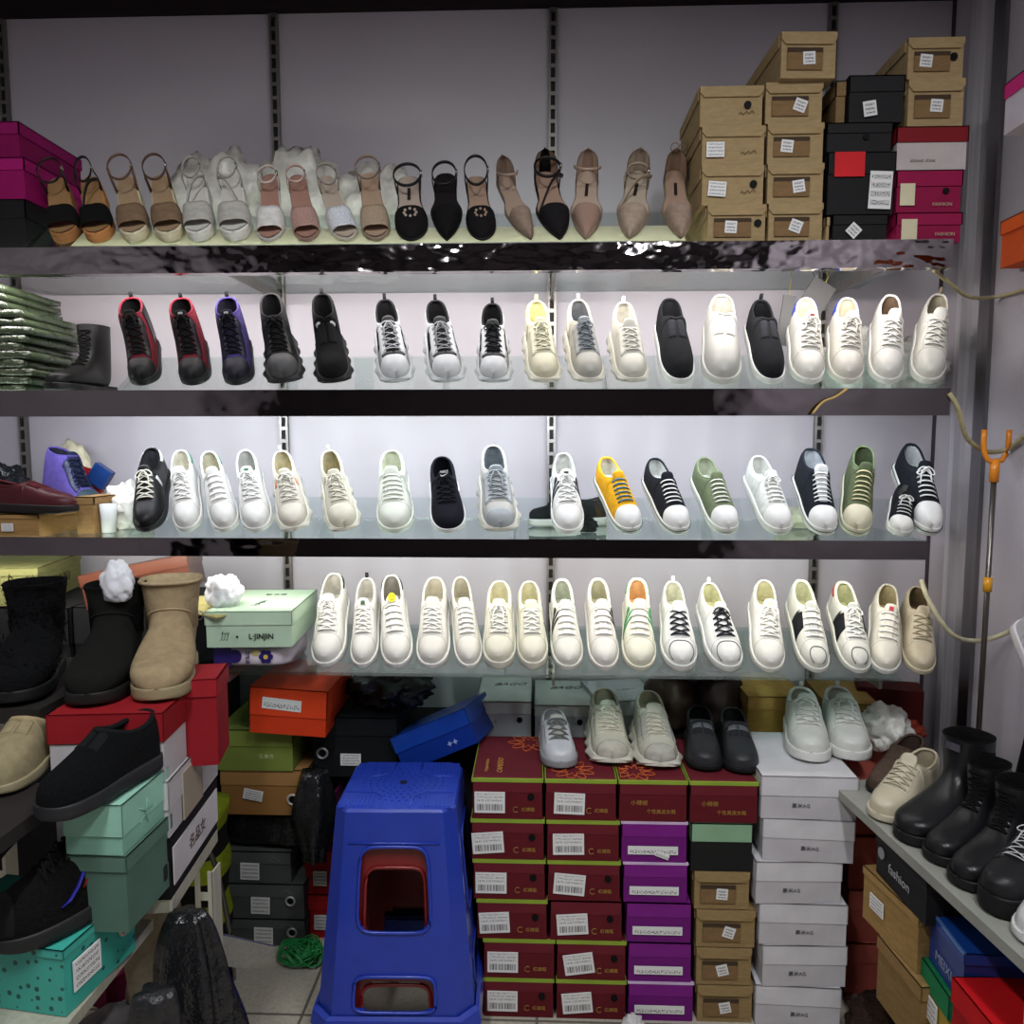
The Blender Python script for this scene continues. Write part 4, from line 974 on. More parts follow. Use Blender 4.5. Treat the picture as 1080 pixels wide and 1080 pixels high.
# ================================================================ boxes beside the sandals on the top shelf
Z1, Z2, Z3, Z4 = (ROWS[k][0] for k in (1, 2, 3, 4))
KR = 'a08a64'
def sc_at(Y, z): return FPX / (Y * math.cos(math.radians(PITCH)) + (CAMZ - z) * math.sin(math.radians(PITCH)))
def kraft(label, x0, x1, Y, z, h, d=.25, window=True, stk='square', sx=.5, sa=.1, holex=None, group=None, note=False, kr=KR, yaw=0):
    xa, xb = PY(x0, 500, Y).x, PY(x1, 500, Y).x
    # x depends a little on height because of the pitch
    xa = PY(x0, 540 - 0, Y).x; k = sc_at(Y, z + h/2)
    base = PY(x0, proj(Vector((xa, Y, z)))[1], Y).x; xb = PY(x1, proj(Vector((xa, Y, z)))[1], Y).x; w = xb - base
    t = shoe_box(label, w, d, h, kr, kr, .27, group=group, style='kraft', loc=((base + xb) / 2, Y, z), kb='kraft', yaw=yaw)
    if window: 
        flatpanel(t, -w*.07, h*.40, w*.62, h*.46, mat('7e6444', 'kraft'), 'printed_panel'); flatpanel(t, -w*.07, h*.60, w*.62, h*.1, mat('45382b', 'kraft'), 'printed_bar', y=-.0012)
    if stk == 'square': sticker(t, (sx - .5) * w, h*.42, .028, .028, 'square', sa, y=-.002)
    if stk == 'wide': sticker(t, (sx - .5) * w, h*.40, .042, .034, 'rows', sa, y=-.002)
    if holex: hole(t, (holex - .5) * w, h*.52, .0085, y=-.0015)
    if note: 
        b = MB(); b.tube([Vector((w*.12 + .035 * k / 8, -.0005, h*.3 + .004 * math.sin(k * 2.1) + .0006 * k)) for k in range(9)], .0008, 4); b.build('pen_scribble', mat('4a3424', 'rubber'), t)
    return t
GK = 'kraft shoe boxes stacked on the top shelf'
YB1 = 1.875
h1 = .1
def zcol(py, Y=YB1): return PY(780, py, Y).z
zk = [Z1 + .001]; hk1 = (zcol(91) - Z1) / 4
kraft('kraft shoe box at the bottom of the left top shelf stack, with a square sticker', 745, 808, YB1, Z1 + .001, hk1, sx=.4, sa=.05, holex=.85, group=GK)
kraft('kraft box with a wide sticker and round hole, third from the top, left stack', 739, 806, YB1, Z1 + .001 + hk1, hk1, window=False, stk='wide', sx=.25, sa=.08, holex=.82, note=True, group=GK)
kraft('kraft box with a wide sticker and no hole, second from top, left stack', 739, 807, YB1, Z1 + .001 + 2*hk1, hk1, window=False, stk='wide', sx=.22, sa=.0, note=True, group=GK)
kraft('kraft shoe box with a round hole and no sticker, on top of the left stack', 737, 805, YB1, Z1 + .001 + 3*hk1, hk1, window=False, stk='', holex=.75, note=True, group=GK)
hk2 = (zcol(88) - Z1) / 4
for k, (x0, x1, sx, sa, lab) in enumerate(((808, 868, .5, .35, 'kraft shoe box at the bottom of the five box stack'), (807, 869, .55, -.15, 'kraft shoe box directly above the bottom one in the five box stack'),
        (807, 869, .35, .1, 'kraft shoe box in the middle of the five box stack'), (805, 868, .6, .35, 'kraft shoe box below the topmost of the five box stack'))):
    kraft(lab + '', x0 + 1, x1, YB1, Z1 + .001 + k*hk2, hk2, sx=sx, sa=sa, group=GK)
kraft('topmost kraft shoe box of the five box stack, sticking out right', 822, 883, YB1 - .02, Z1 + .0015 + 4*hk2, hk2*1.1, d=.27, sx=.5, sa=-.05, group=GK, yaw=.04)
def bx(label, x0, x1, y0, y1, Y, z=None, d=.25, body='c0c0c0', lid=None, lidh=.35, pyx=None, **k):
    """box whose front face spans the given picture box at distance Y"""
    zt = PY((x0+x1)/2, y0, Y).z; zb = PY((x0+x1)/2, y1, Y).z if z is None else z
    ym = y1 if z is None else proj(Vector((0, Y, z)))[1]
    xa, xb = PY(x0, ym, Y).x, PY(x1, ym, Y).x
    t = shoe_box(label, xb - xa, d, zt - zb, body, lid, lidh, loc=((xa + xb) / 2, Y, zb), **k)
    return t, xb - xa, zt - zb
GB = 'black and red boxes at the right of the top shelf'
zt_ = Z1 + .001
t, w, h = bx('black box with a diamond turned sticker, lowest of the black boxes on the top shelf', 877, 936, 226, 0, YB1, z=zt_, body='1d1c1d', group=GB); sticker(t, -w*.12, h*.42, .028, .028, 'square', .75, y=-.002); z_b = zt_ + h + .0005
bx('narrow kraft box edge squeezed between the kraft stack and the black box', 870, 875.5, 228, 0, YB1, z=zt_, body=KR, kb='kraft')
t, w, h = bx('tall black box with red label and large white sticker on the top shelf', 871, 943, 160, 0, YB1, z=z_b, body='1c1b1c', group=GB); z_b2 = z_b + h + .0005
flatpanel(t, -w*.18, h*.80, .07, .056, mat('c8262b', 'card'), 'red_label', y=-.001); sticker(t, w*.28, h*.38, .052, .086, 'rows', .04, y=-.001)
t, w, h = bx('flat black box lying above the tall black box with red label', 871, 941, 129, 0, YB1, z=z_b2, body='212021', group=GB); z_b3 = z_b2 + h + .0005; hole(t, w*.1, h*.5, .007)
bx('narrow kraft box standing left of the topmost black box', 880, 892, 85, 0, YB1 + .01, z=z_b3, body='7d6545', kb='kraft')
t, w, h = bx('topmost black box with a small tilted sticker on the top shelf', 894, 953, 79, 0, YB1, z=z_b3, body='232223', group=GB); sticker(t, -w*.12, h*.28, .03, .034, 'square', -.15, y=-.002)
PKb, PKl = '86143f', '8e1644'
t, w, h = bx('crimson box with a cream sticker, lowest right on the top shelf', 944, 1014, 224, 0, YB1, z=zt_, body=PKb, lid=PKl, lidh=.42, group=GB); zc = zt_ + h + .0005
stm = mat('cfc7a8', 'paper'); flatpanel(t, -w*.30, h*.40, .036, .05, stm, 'cream_sticker', y=-.001); lettering('FASHION', .011, mat('b79a86', 'rubber'), t, (w*.24, -.001, h*.25), name='lettering')
t, w, h = bx('crimson box with a cream sticker below the white fronted box', 944, 1014, 179, 0, YB1, z=zc, body=PKb, lid=PKl, lidh=.38, group=GB); zc += h + .0005
flatpanel(t, -w*.33, h*.42, .034, .05, stm, 'cream_sticker', y=-.001); hole(t, w*.25, h*.5, .007); lettering('FASHION', .011, mat('b79a86', 'rubber'), t, (w*.2, -.001, h*.18))
t, w, h = bx('white fronted box with dark red lid above the crimson boxes', 944, 1020, 133, 0, YB1, z=zc, body='b9b0ad', lid='7a1b22', lidh=.36, group=GB); zc += h + .0005
lettering('xinwei shoe', .012, mat('8b8380', 'rubber'), t, (-w*.12, -.0005 + .002, h*.22))
kraft('kraft shoe box with a square sticker, directly above the dark red lid', 956, 1017, YB1, zc, zcol(86) - zc, sx=.5, sa=.08, group=GK); zc = zcol(86) + .0005
kraft('kraft shoe box topmost at the far right of the top shelf', 956, 1017, YB1, zc, zcol(43) - zc, sx=.32, sa=.1, holex=.8, group=GK, d=.3)
kraft('kraft box half hidden behind the pale nude pointed shoes', 672, 726, 2.16, Z1 + .001, .1, d=.2, window=False, stk='')
# magenta boxes at the left end
MG = '8e1158'
t, w, h = bx('dark box at the left end of the top shelf under the magenta boxes', -30, 29, 210, 0, 1.9, z=zt_, body='1b1a1b', d=.3); zm = zt_ + h + .0005
t, w, h = bx('magenta box directly on the dark box at the left end of the top shelf', -40, 27, 166, 0, 1.9, z=zm, body=MG, lid='a01868', d=.3, lidh=.3); zm += h + .0005
bx('topmost magenta box at the left end of the top shelf', -40, 21, 128, 0, 1.9, z=zm, body='7c0f4c', lid='8a1459', d=.26, lidh=.35)
# crumpled packing material behind the sandals
for i, (px, py, Y, sz, lab) in enumerate(((232, 205, 2.24, (.30, .16, .38), 'crumpled milky plastic bag behind the off white sandals'), (318, 195, 2.27, (.24, .15, .40), 'crumpled milky plastic behind the rose block heel sandals'),
        (398, 200, 2.25, (.25, .16, .34), 'crumpled white paper and plastic behind the beige glitter sandal'))):
    p = PY(px, py, Y); crumple('crumpled_bag', WRAP2, sz, 3 + i, lab, 'plastic bag', 'packing plastic behind the sandals', (p.x, Y, Z1 + sz[2] * .42 + .001), amp=.3, freq=2.2)

# ================================================================ second shelf extras
for k in range(13):
    b = MB(); R3 = random.Random(k); rows = []; w = .31 + R3.uniform(-.05, .02); d = .24; nx, ny = 16, 8
    top = []; bot = []
    for i in range(nx + 1):
        x = -w + w * i / nx + (.012 if i == nx else 0); top.append([]); bot.append([])
        for j in range(ny + 1):
            y = d * j / ny; n = noise.noise(Vector((x * 18, y * 10, k * 3.1))) * .006
            n2 = noise.noise(Vector((x * 18, y * 10, k * 3.1 - 3.1))) * .004
            top[-1].append(Vector((x + R3.uniform(-.002, .002), y + .006 * noise.noise(Vector((x*30, k, 0))), .0185 + n * .6))); bot[-1].append(Vector((x, y, .001 + max(0, n2))))
    b.grid(top); b.grid(bot)
    for a_, c_ in ((top, bot),):
        b.grid([[r[0] for r in a_], [r[0] for r in c_]]); b.grid([[r[-1] for r in a_], [r[-1] for r in c_]]); b.grid([a_[0], c_[0]]); b.grid([a_[-1], c_[-1]])
    xe = PY(18 - (k > 8) * (k - 8) * 7 + (k * 37 % 5) * 3, 400, 1.93).x
    nth = ('bottom', 'second', 'third', 'fourth', 'fifth', 'sixth', 'seventh', 'eighth', 'ninth', 'tenth', 'eleventh', 'twelfth', 'topmost')[k]
    b.build('clear_sleeve', DUSTY, None, True, (xe, 1.93, Z2 + .001 + k * .0212), (0, 0, 0), label='%s wrinkled greenish clear sleeve of the pile by the black boot%s' % (nth, '' if k in (0, 12) else ' from the bottom'), cat='plastic sleeve', group='pile of clear plastic sleeves')
p = PY(382, 408, 1.93)
t = thing('acrylic_stand', (p.x, 1.95, Z2 + .001), label='small empty clear acrylic stand beside the black knit slip on', cat='display stand')
b = MB(); b.box(-.024, .024, 0, .004, 0, .085); b.build('upright_plate', ACRYL, t, False); b = MB(); b.box(-.024, .024, .004, .05, 0, .004); b.build('foot_plate', ACRYL, t, False)
for (px, py, hh, ww, ang, lab) in ((858, 318, .085, .07, .55, 'dark grey patterned card leaning right behind the blue heeled sneakers'), (829, 338, .1, .034, .12, 'narrow grey card behind the black slip on')):
    p = PY(px, py, 2.2); t = thing('shoe_card', (p.x, 2.2, p.z), (0, ang, 0), label=lab, cat='card')
    b = MB(); b.box(-ww/2, ww/2, -.003, .003, -hh*.7, hh*.7); b.build('card_face', mat('4d4c4b', 'dots', dot='1f1f20', sc=70), t, False)
    b = MB(); b.tube([Vector((0, 0, hh*.7)), Vector((.0, .01, hh*.9)), Vector((.004, .02, hh * 1.2))], .0012, 5); b.build('string', mat('c9b35a', 'fabric'), t)
for i, (px, sz, lab) in enumerate(((905, (.2, .15, .2), 'crumpled white plastic behind the blue heeled sneakers'), (958, (.2, .16, .17), 'crumpled clear plastic behind the rightmost sneakers of the second shelf'))):
    p = PY(px, 360, 2.24); crumple('crumpled_bag', WRAP, sz, 13 + i, lab, 'plastic bag', None, (p.x, 2.24, Z2 + sz[2] * .42 + .001), amp=.3)
# yellow tape tied over the second fascia
ropem = mat('b79a63', 'fabric')
def cord(pts, r, lab, m=ropem, flat=1., name='cord', cat='cord', n=7):
    b = MB(); P = []
    for i in range(len(pts) - 1):
        for k in range(6):
            t_ = k / 6; a_ = [pts[max(0, i-1)], pts[i], pts[i+1], pts[min(len(pts)-1, i+2)]]
            P.append(sum((Vector(q) * c for q, c in zip(a_, (-.5*t_**3 + t_*t_ - .5*t_, 1.5*t_**3 - 2.5*t_*t_ + 1, -1.5*t_**3 + 2*t_*t_ + .5*t_, .5*t_**3 - .5*t_*t_))), Vector()))
    P.append(Vector(pts[-1])); b.tube(P, r, n, flat=flat)
    return b.build(name, m, None, True, label=lab, cat=cat)
cord([PY(893, 410, 1.842), PY(882, 418, 1.838), PY(868, 424, 1.836), PY(857, 436, 1.836)], .007, 'tan elastic band end hanging over the second shelf edge', flat=.4)
cord([PY(1001, 415, 1.845), PY(1010, 430, 1.85), PY(1020, 462, 1.9), PY(1040, 476, 1.97), PY(1062, 474, 2.0), PX(1082, 458, XR - .02)], .006, 'pale elastic band sagging from the second shelf end to the right wall', mat('b7ac86', 'fabric'))
cord([PY(972, 612, 1.93), PY(980, 634, 1.9), PY(1003, 668, 1.9), PY(1030, 676, 1.96), PX(1060, 668, XR - .03), PX(1082, 652, XR - .02)], .006, 'pale elastic band sagging from the lowest shelf end to the right wall', mat('c2bb9c', 'fabric'))
cord([PY(985, 285, 1.9), PY(1003, 300, 1.92), PY(1022, 313, 2.0), PX(1050, 313, XR - .02), PX(1082, 305, XR - .015)], .005, 'thin pale elastic band below the top shelf end reaching the right wall', mat('b7ac86', 'fabric'))

# ================================================================ third shelf extras
t, w, h = bx('open kraft carton at the left end of the third shelf under the burgundy shoe', -45, 42, 542, 0, 1.86, z=Z3 + .001, d=.2, body='9c7a4c', kb='kraft', lidh=.22); sticker(t, w*.12, h*.4, .03, .02, 'rows', y=-.001)
zl3 = Z3 + .001 + h
t, w, h2 = bx('small kraft carton behind the burgundy shoe, beside the white cup', 80, 101, 524, 0, 1.92, z=Z3 + .001, d=.12, body='93734a', kb='kraft', lidh=.2)
def place(t, toe, heel, z, L=None, sc=None, roll=0, zs=1.):
    A, B = PZ(*toe, z), PZ(*heel, z); v = B - A; L = L or t['_L'] if (L or '_L' in t) else .262
    s = sc or min(1.25, max(.8, v.length / L))
    t.matrix_world = Matrix.Translation(A + Vector((0, 0, .001))) @ Matrix.Rotation(math.atan2(-v.x, v.y), 4, 'Z') @ Matrix.Rotation(roll, 4, 'Y') @ Matrix.Diagonal((s, s, s * zs, 1))
    return t
LOW = dict(L=.255, wb=.04, wm=.034, wh=.032, toe=2.0, H=[(0, .016), (.05, .028), (.14, .034), (.25, .04), (.4, .052), (.5, .06)], hc=[(.5, .06), (.66, .048), (.82, .05), (1., .062)], o0=.5, ow=.027)
t, _ = sneaker('burgundy leather low shoe lying sideways on the open kraft carton', None, up='451318', so='1a1414', li='2a1a1a', laces_on=False, eye='45141a', shape=LOW, seams=False, name='low_shoe', cat='shoe')
p = PY(84, 524, 1.88); t.matrix_world = Matrix.Translation((p.x - .01, 1.865, zl3 + .002)) @ Matrix.Rotation(math.radians(78), 4, 'Z') @ Matrix.Scale(.95, 4)
t, _ = sneaker('purple and navy lace up shoe behind the burgundy shoe', None, up='53478a', so='23303a', li='22222e', la='151a2e', tongc='1c2238', eye='1e2540', toecap='2b3a44', shape=HIGH, bow=False, nl=7, seams=False, name='high_top_sneaker', ku='suede')
p = PY(96, 524, 2.05); t.matrix_world = Matrix.Translation((p.x, 2.06, zl3 - .015)) @ Matrix.Rotation(math.radians(62), 4, 'Z') @ Matrix.Rotation(math.radians(12), 4, 'X') @ Matrix.Scale(.8, 4)
def bag(lab, px, py, Y, z, sz, m, seed, cat='plastic bag', name='crumpled_bag', **k):
    p = PY(px, py, Y); return crumple(name, m, sz, seed, lab, cat, k.pop('group', None), (p.x, Y, z + sz[2] * .42 + .001), **k)
BLK = mat('17181a', 'bag', rough=.22); DKB = mat('1e1e20', 'bag', rough=.35)
bag('black plastic bag behind the purple shoe at the left end of the third shelf', 2, 490, 2.14, zl3 - .03, (.14, .12, .15), BLK, 5)
bag('pale translucent packet leaning behind the red packet', 76, 485, 2.31, Z3, (.13, .05, .26), mat('c2b99c', 'film', rough=.4), 8, cat='packet', name='packet', amp=.12)
rp = bag('glossy red packet with white print behind the kraft cartons', 88, 500, 2.24, Z3 + .07, (.12, .06, .1), mat('b3161f', 'film', rough=.12), 9, cat='packet', name='packet', amp=.14, rot=(0, .3, 0))
for i, (dx, dz) in enumerate(((-.024, .012), (.004, .0), (-.006, -.022))):
    b = MB(); b.box(-.011, .011, -.003, .003, -.008, .008); b.build('white_print', mat('e5dcdc', 'film', rough=.2), rp, False, (dx, -.036, dz), (0, .4, 0))
b = MB(); b.box(-.028, .028, -.012, .012, -.03, .03); p = PY(106, 502, 2.2); b.build('blue_packet', mat('1f3c74', 'film', rough=.2), None, False, (p.x, 2.2, p.z), (0, .6, 0), label='small dark blue packet corner right of the red packet', cat='packet')
b = MB(); b.cyl((0, 0, 0), .017, .075, 20, r2=.021); p = PY(110, 548, 1.93); cu = b.build('paper_cup', mat('dcdedf', 'paper'), None, True, (p.x, 1.95, Z3 + .0015), label='small white cup right of the kraft cartons on the third shelf', cat='cup')
bag('crumpled clear plastic left of the black sneaker on the third shelf', 136, 540, 2.06, Z3, (.13, .12, .13), WRAP, 17)
# shoe lying on its side behind the striped sneaker
t, _ = sneaker('black and white canvas shoe lying behind the striped white sneaker', None, up='1a1b1d', so='d5d5d0', li='d4d0c4', la='1b1b1b', shape=CANV, seams=False, ku='fabric', name='canvas_shoe', cat='canvas shoe')
p = PY(558, 545, 2.14); t.matrix_world = Matrix.Translation((p.x, 2.14, Z3 + .002)) @ Matrix.Rotation(math.radians(-78), 4, 'Z') @ Matrix.Scale(.86, 4)
crumple('lace_bundle', mat('1b1b1c', 'fabric'), (.045, .03, .04), 31, 'bundle of black laces right of the striped white sneaker', 'laces', None, (PY(620, 534, 2.0).x, 2.0, Z3 + .018), amp=.5, freq=4)
crumple('paper_wad', mat('d6d2bb', 'paper'), (.09, .06, .06), 32, 'wad of cream paper behind the all white canvas shoe', 'paper', None, (PY(838, 520, 2.12).x, 2.12, Z3 + .027), amp=.4)
t, _ = sneaker('small black and white canvas shoe lying low in front of the rightmost canvas shoe', None, up='1b1d23', so='dcdcd6', li='7e8080', la='d9d9d5', toecap='dddcd5', shape=CANV, seams=False, ku='fabric', name='canvas_shoe', cat='canvas shoe', lstyle='bar', nl=5)
FIT[3].append((916, 948, 500, 566, 8)); put(t, 3, 0); t.matrix_world = t.matrix_world @ Matrix.Diagonal((.8, .72, .8, 1))

# ================================================================ left end of the lowest glass shelf
p = PY(262, 712, 1.87)
tp = thing('tissue_pack', (p.x, 1.875, Z4 + .001), label='white tissue pack with purple print under the mint box', cat='tissue pack')
b = MB(); rows = []
for i in range(13):
    x = -.095 + .19 * i / 12; e = 1 - abs(2*i/12 - 1) ** 6 * .35
    rows.append([Vector((x, .11 + .11 * math.copysign(abs(math.cos(a)) ** .5, math.cos(a)) * e, .031 + .030 * math.copysign(abs(math.sin(a)) ** .5, math.sin(a)) * (.9 + .1 * e))) for a in [2*PI*k/24 for k in range(24)]])
b.grid(rows, cv=True); b.fan(rows[0]); b.fan(rows[-1]); b.build('wrapper', mat('cfc6cf', 'film', rough=.25), tp)
PUR = mat('2a1f63', 'film', rough=.3)
b = MB(); b.box(-.09, -.045, -.0015, .002, .008, .056); b.cyl((-.035, -.0012, .034), .017, .003, 16, 'y'); b.build('purple_print', PUR, tp, False)
b = MB()
for k in range(6): a = 2*PI*k/6; b.cyl((.045 + .011*math.cos(a), -.0012 - .0002*k, .034 + .011*math.sin(a)), .0075, .003, 12, 'y')
fl = b.build('purple_flower', PUR, tp, False); b = MB(); b.cyl((.045, -.003, .034), .006, .002, 12, 'y'); b.build('flower_centre', mat('c9b455', 'film'), fl, False)
lettering('卫生纸', .012, PUR, tp, (-.003, -.002, .032), (PI/2, PI/2, 0), name='wrapper_lettering')
b = MB(); b.cyl((.018, -.001, .044), .009, .002, 14, 'y'); b.build('yellow_print', mat('c8bb77', 'film'), tp, False)
MINT = 'b3cbb2'
pz = Z4 + .0655
t, w, h = bx('mint green shoe box with black lettering, on the tissue pack', 218, 308, 645, 0, 1.85, z=pz, d=.29, body=MINT, lid='b9d2b8', lidh=.38, yaw=.07, cat='shoe box', pitch=0)
BK_ = mat('1c2420', 'rubber')
lettering('L·JINJIN', .019, BK_, t, (w*.14, .0005, h*.3), name='brand_lettering', bold=.0003)
b = MB(); b.box(-.0025, .0025, -.0005, .001, -.0025, .0025); b.build('square_mark', BK_, t, False, (-w*.135, .0005, h*.3))
for dx, dz in ((-.008, .004), (-.001, 0), (.006, 0)):
    b = MB(); b.tube([Vector((dx + .002, 0, .010 + dz)), Vector((dx - .001, 0, -.006)), Vector((dx - .005, 0, -.009))], .0007, 4); b.tube([Vector((dx - .002, 0, .009)), Vector((dx + .004, 0, .010))], .0006, 4); b.build('monogram', BK_, t, False, (-w*.27, .0005, h*.3))
lettering('L·JINJIN', .02, mat('3a4a40', 'rubber'), t, (0, .10, h + .0002), (0, 0, PI/2 - .25), name='lid_lettering'); lettering('靓·女鞋', .018, mat('2e3b34', 'rubber'), t, (.012, .215, h + .0002), (0, 0, 0), name='lid_lettering')
# dark tall box left of the shelf, cardboard sheet, copper box, tissues
t, w, h = bx('large black box behind the beige boot, left of the mint box', 96, 219, 641, 0, 1.98, z=.001, d=.3, body='1b1b1c', lid='202021', lidh=.1)
ztb = .001 + h
bx('large black box behind the fluffy black boot', -80, 92, 641, 0, 1.98, z=.001, d=.3, body='1b1b1c', lid='202021', lidh=.1)
b = MB(); b.box(-.12, .12, -.13, .13, 0, .004); p = PY(232, 628, 1.9); b.build('cardboard_sheet', mat('a89f68', 'kraft'), None, False, (p.x - .02, 1.99, ztb + .012), (0.0, .02, -.5), label='yellowish cardboard sheet between the mint box and the copper box', cat='cardboard')
t, w, h = bx('shiny copper shoe box lying askew behind the beige boot', 98, 206, 598, 0, 2.0, z=ztb + .012, d=.16, body='553024', lid='5c3527', lidh=.35, kb='foil', yaw=-.08, roll=0)
t.rotation_euler = (math.radians(-4), math.radians(-11), math.radians(12)); t.location.z += .008; t.location.x -= .01
bag('crumpled white tissue on the cardboard sheet', 236, 605, 1.92, ztb + .018, (.09, .07, .09), mat('d9dadd', 'paper'), 41, cat='tissue', name='tissue_wad', amp=.3, freq=1.3)
bag('white folded tissue sticking out of the black suede boot', 124, 628, 1.45, 1.145, (.06, .035, .085), mat('d5d6da', 'paper'), 42, cat='tissue', name='tissue_wad', amp=.26, freq=1.7)
t, w, h = bx('pale yellow perforated carton above the fluffy black boots', -110, 34, 601, 0, 1.96, z=ztb + .001, d=.3, body='7d7e50', kb='kraft', lidh=.2, yaw=.2)
for k in range(7): b = MB(); b.box(-.004, .004, -.002, .004, -.012, .012); b.build('slot', mat('4e4c30', 'kraft'), t, False, (w/2 + .0005, .03 + .028 * k, h*.5), (0, .2, PI/2))

# ================================================================ floor stacks in the middle
b = MB(); b.box(PY(415, 800, 2.13).x, PY(900, 800, 2.13).x, 2.13, YW, 0, .60); b.build('trim_5', mat('2a2728', 'wall'), None, False, kind='structure')
BUR, BURL, GRN = '5c1820', '66202a', '8aa23a'
FLO = mat('c8602a', 'rubber')
def burgundy(label, cx0, cx1, Y, z, h, d=.275, st=(.25, .0), hole_=True, top=False, edge=True, gold='logo', lidc=BURL, green_h=.008):
    yb = proj(Vector((0, Y, z)))[1]; xa, xb = PY(cx0, yb, Y).x, PY(cx1, yb, Y).x; w = xb - xa
    t = shoe_box(label, w, d, h, BUR, lidc, .33, group='burgundy shoe boxes stacked on the floor', loc=((xa + xb)/2, Y, z), over=.0015)
    if edge:
        b = MB(); g = green_h; y0 = -.0012
        b.box(-w/2 - .001, w/2 + .001, y0, .0005, h - g, h + .0008); b.box(-w/2 - .001, -w/2 + .0012, .0006, d + .001, h - g, h + .0008); b.box(w/2 - .0012, w/2 + .001, .0006, d + .001, h - g, h + .0008); b.box(-w/2, w/2, .0006, .004, h + .0002, h + .0008)
        b.build('green_edge', mat(GRN, 'card'), t, False)
    if st: sticker(t, (st[0] - .5) * w, h*.42, w*.43, h*.52, 'barcode', st[1], y=-.001)
    if hole_: hole(t, w*.33, h*.56, .0085, y=-.0005)
    gm = mat('a07a34', 'rubber')
    if gold == 'logo':
        lettering('红蜻蜓', .011, gm, t, (w*.29, .001, h*.24), name='gold_lettering')
        b = MB(); b.tube([Vector((w*.12 + .007 * math.cos(a), .001, h*.24 + .007 * math.sin(a))) for a in [.9 + 4.6 * k / 12 for k in range(13)]], .0009, 4); b.build('gold_emblem', gm, t)
    elif gold:
        lettering('小辣椒', .014, gm, t, (-w*.2, .001, h*.45), name='gold_lettering'); lettering('个性真皮女鞋', .012, gm, t, (w*.12, .001, h*.24), name='gold_lettering')
    if top:
        def flower(cx, cy, s, nm='flower_outline'):
            b = MB()
            for k in range(9):
                a0 = 2*PI*k/9
                for r1, r2, wd in ((.3, .62, .3), (.5, 1., .36)):
                    pts = []
                    for q in range(9):
                        tt = q / 8 - .5; r = r1 + (r2 - r1) * (1 - (2*abs(tt)) ** 1.6); a = a0 + tt * 2 * wd + (r1 > .4) * .35
                        x = cx + s*r*math.cos(a); y = cy + s*r*math.sin(a)
                        if abs(x) < w/2 - .004 and .006 < y < d - .004: pts.append(Vector((x, y, h + .0012)))
                    if len(pts) > 2: b.tube(pts, .0013, 4)
            b.build(nm, FLO, t)
        if top == 'logo':
            flower(w*.3, d - .045, .06)
            lettering('CAMEIDO', .02, mat('b98a34', 'rubber'), t, (-w*.12, .08, h + .0003), (0, 0, PI/2), name='lid_lettering', shear=.3); lettering('Original fashion', .012, mat('b98a34', 'rubber'), t, (-w*.32, .08, h + .0003), (0, 0, PI/2), name='lid_lettering')
        else: flower(-w*.1 if top == 'a' else -w*.25, .055, .055)
    return t
YC = 1.81
hb = .63 / 6
rowsA = [(510, 584, .27, 0), (510, 585, .27, .0), (503, 577, .25, .06), (499, 575, .25, .0), (497, 574, .23, .08), (498, 572.5, .25, .0)]
nm6 = ['lowest', 'second from the floor', 'third from the floor', 'fourth from the floor', 'second from the top', 'topmost']
for k, (x0, x1, sx, sa) in enumerate(rowsA):
    burgundy('burgundy shoe box with bar code, %s in the stack beside the stool' % nm6[k], x0, x1, YC, .001 + k*hb, hb - .0012, st=(sx, -sa), hole_=k != 1, top='logo' if k == 5 else False)
rowsB = [(586.5, 660, .3, .1), (587, 660, .32, .15), (580, 656, .31, .07), (577.5, 654, .3, -.08), (576.5, 653, .3, .02), (575, 650, .34, -.03)]
for k, (x0, x1, sx, sa) in enumerate(rowsB):
    burgundy('burgundy box with bar code, %s in the stack beside the purple boxes' % nm6[k], x0, x1, YC, .001 + k*hb, hb - .0012, st=(sx, -sa), hole_=k not in (4, 5), top='a' if k == 5 else False, edge=k != 2)
PU, PUL = '6a1a70', '77217e'
rowsC = [(662, 731, 1), (662, 729, 0), (660, 729, 0), (657, 725, 1), (655, 724.5, 1)]; hp = hb
for k, (x0, x1, ed) in enumerate(rowsC):
    z = .001 + k*hp; yb = proj(Vector((0, YC, z)))[1]; xa, xb = PY(x0, yb, YC).x, PY(x1, yb, YC).x; w = xb - xa
    t = shoe_box('purple shoe box with a white strip label, %s of the five' % ('lowest', 'second from the floor', 'middle one', 'second from the top', 'topmost')[k], w, .275, hp - .0012, PU, PUL, .36, group='purple shoe boxes stacked on the floor', loc=((xa + xb)/2, YC, z), over=.0015)
    sticker(t, -w*.02, hp*.30, w*.76, hp*.2, 'strip', 0, y=-.001, name='strip_label')
    if ed: b = MB(); b.box(-w/2 - .001, w/2 + .001, -.001, .006, hp*.94, hp - .0008); b.build('pale_edge', mat('cbb2d2', 'card'), t, False)
    if k == 4: sticker(t, w*.12, hp*.19, .035, .012, 'strip', .35, y=-.003, name='loose_tape')
burgundy('burgundy shoe box with gold lettering on the purple boxes', 652.5, 724.5, YC, .001 + 5*hb, hb - .0012, st=None, hole_=False, top='b', gold='words')
z = .001; rowsD = [(734, 794, .5, .2), (733, 793, .47, .25), (733, 797, .55, -.3), (731, 791, .5, -.06)]; hd = .1
for k, (x0, x1, sx, sa) in enumerate(rowsD):
    kraft('kraft shoe box with a square sticker, %s of the four beside the purple boxes' % ('lowest', 'second', 'third', 'topmost')[k], x0, x1, YC, .001 + k*hd, hd - .001, d=.27, sx=sx, sa=-sa, group='kraft shoe boxes on the floor', kr='927b54')
hh = 5*hb - 4*hd - .002
yb = proj(Vector((0, YC, .4)))[1]; xa, xb = PY(728, yb, YC).x, PY(793, yb, YC).x
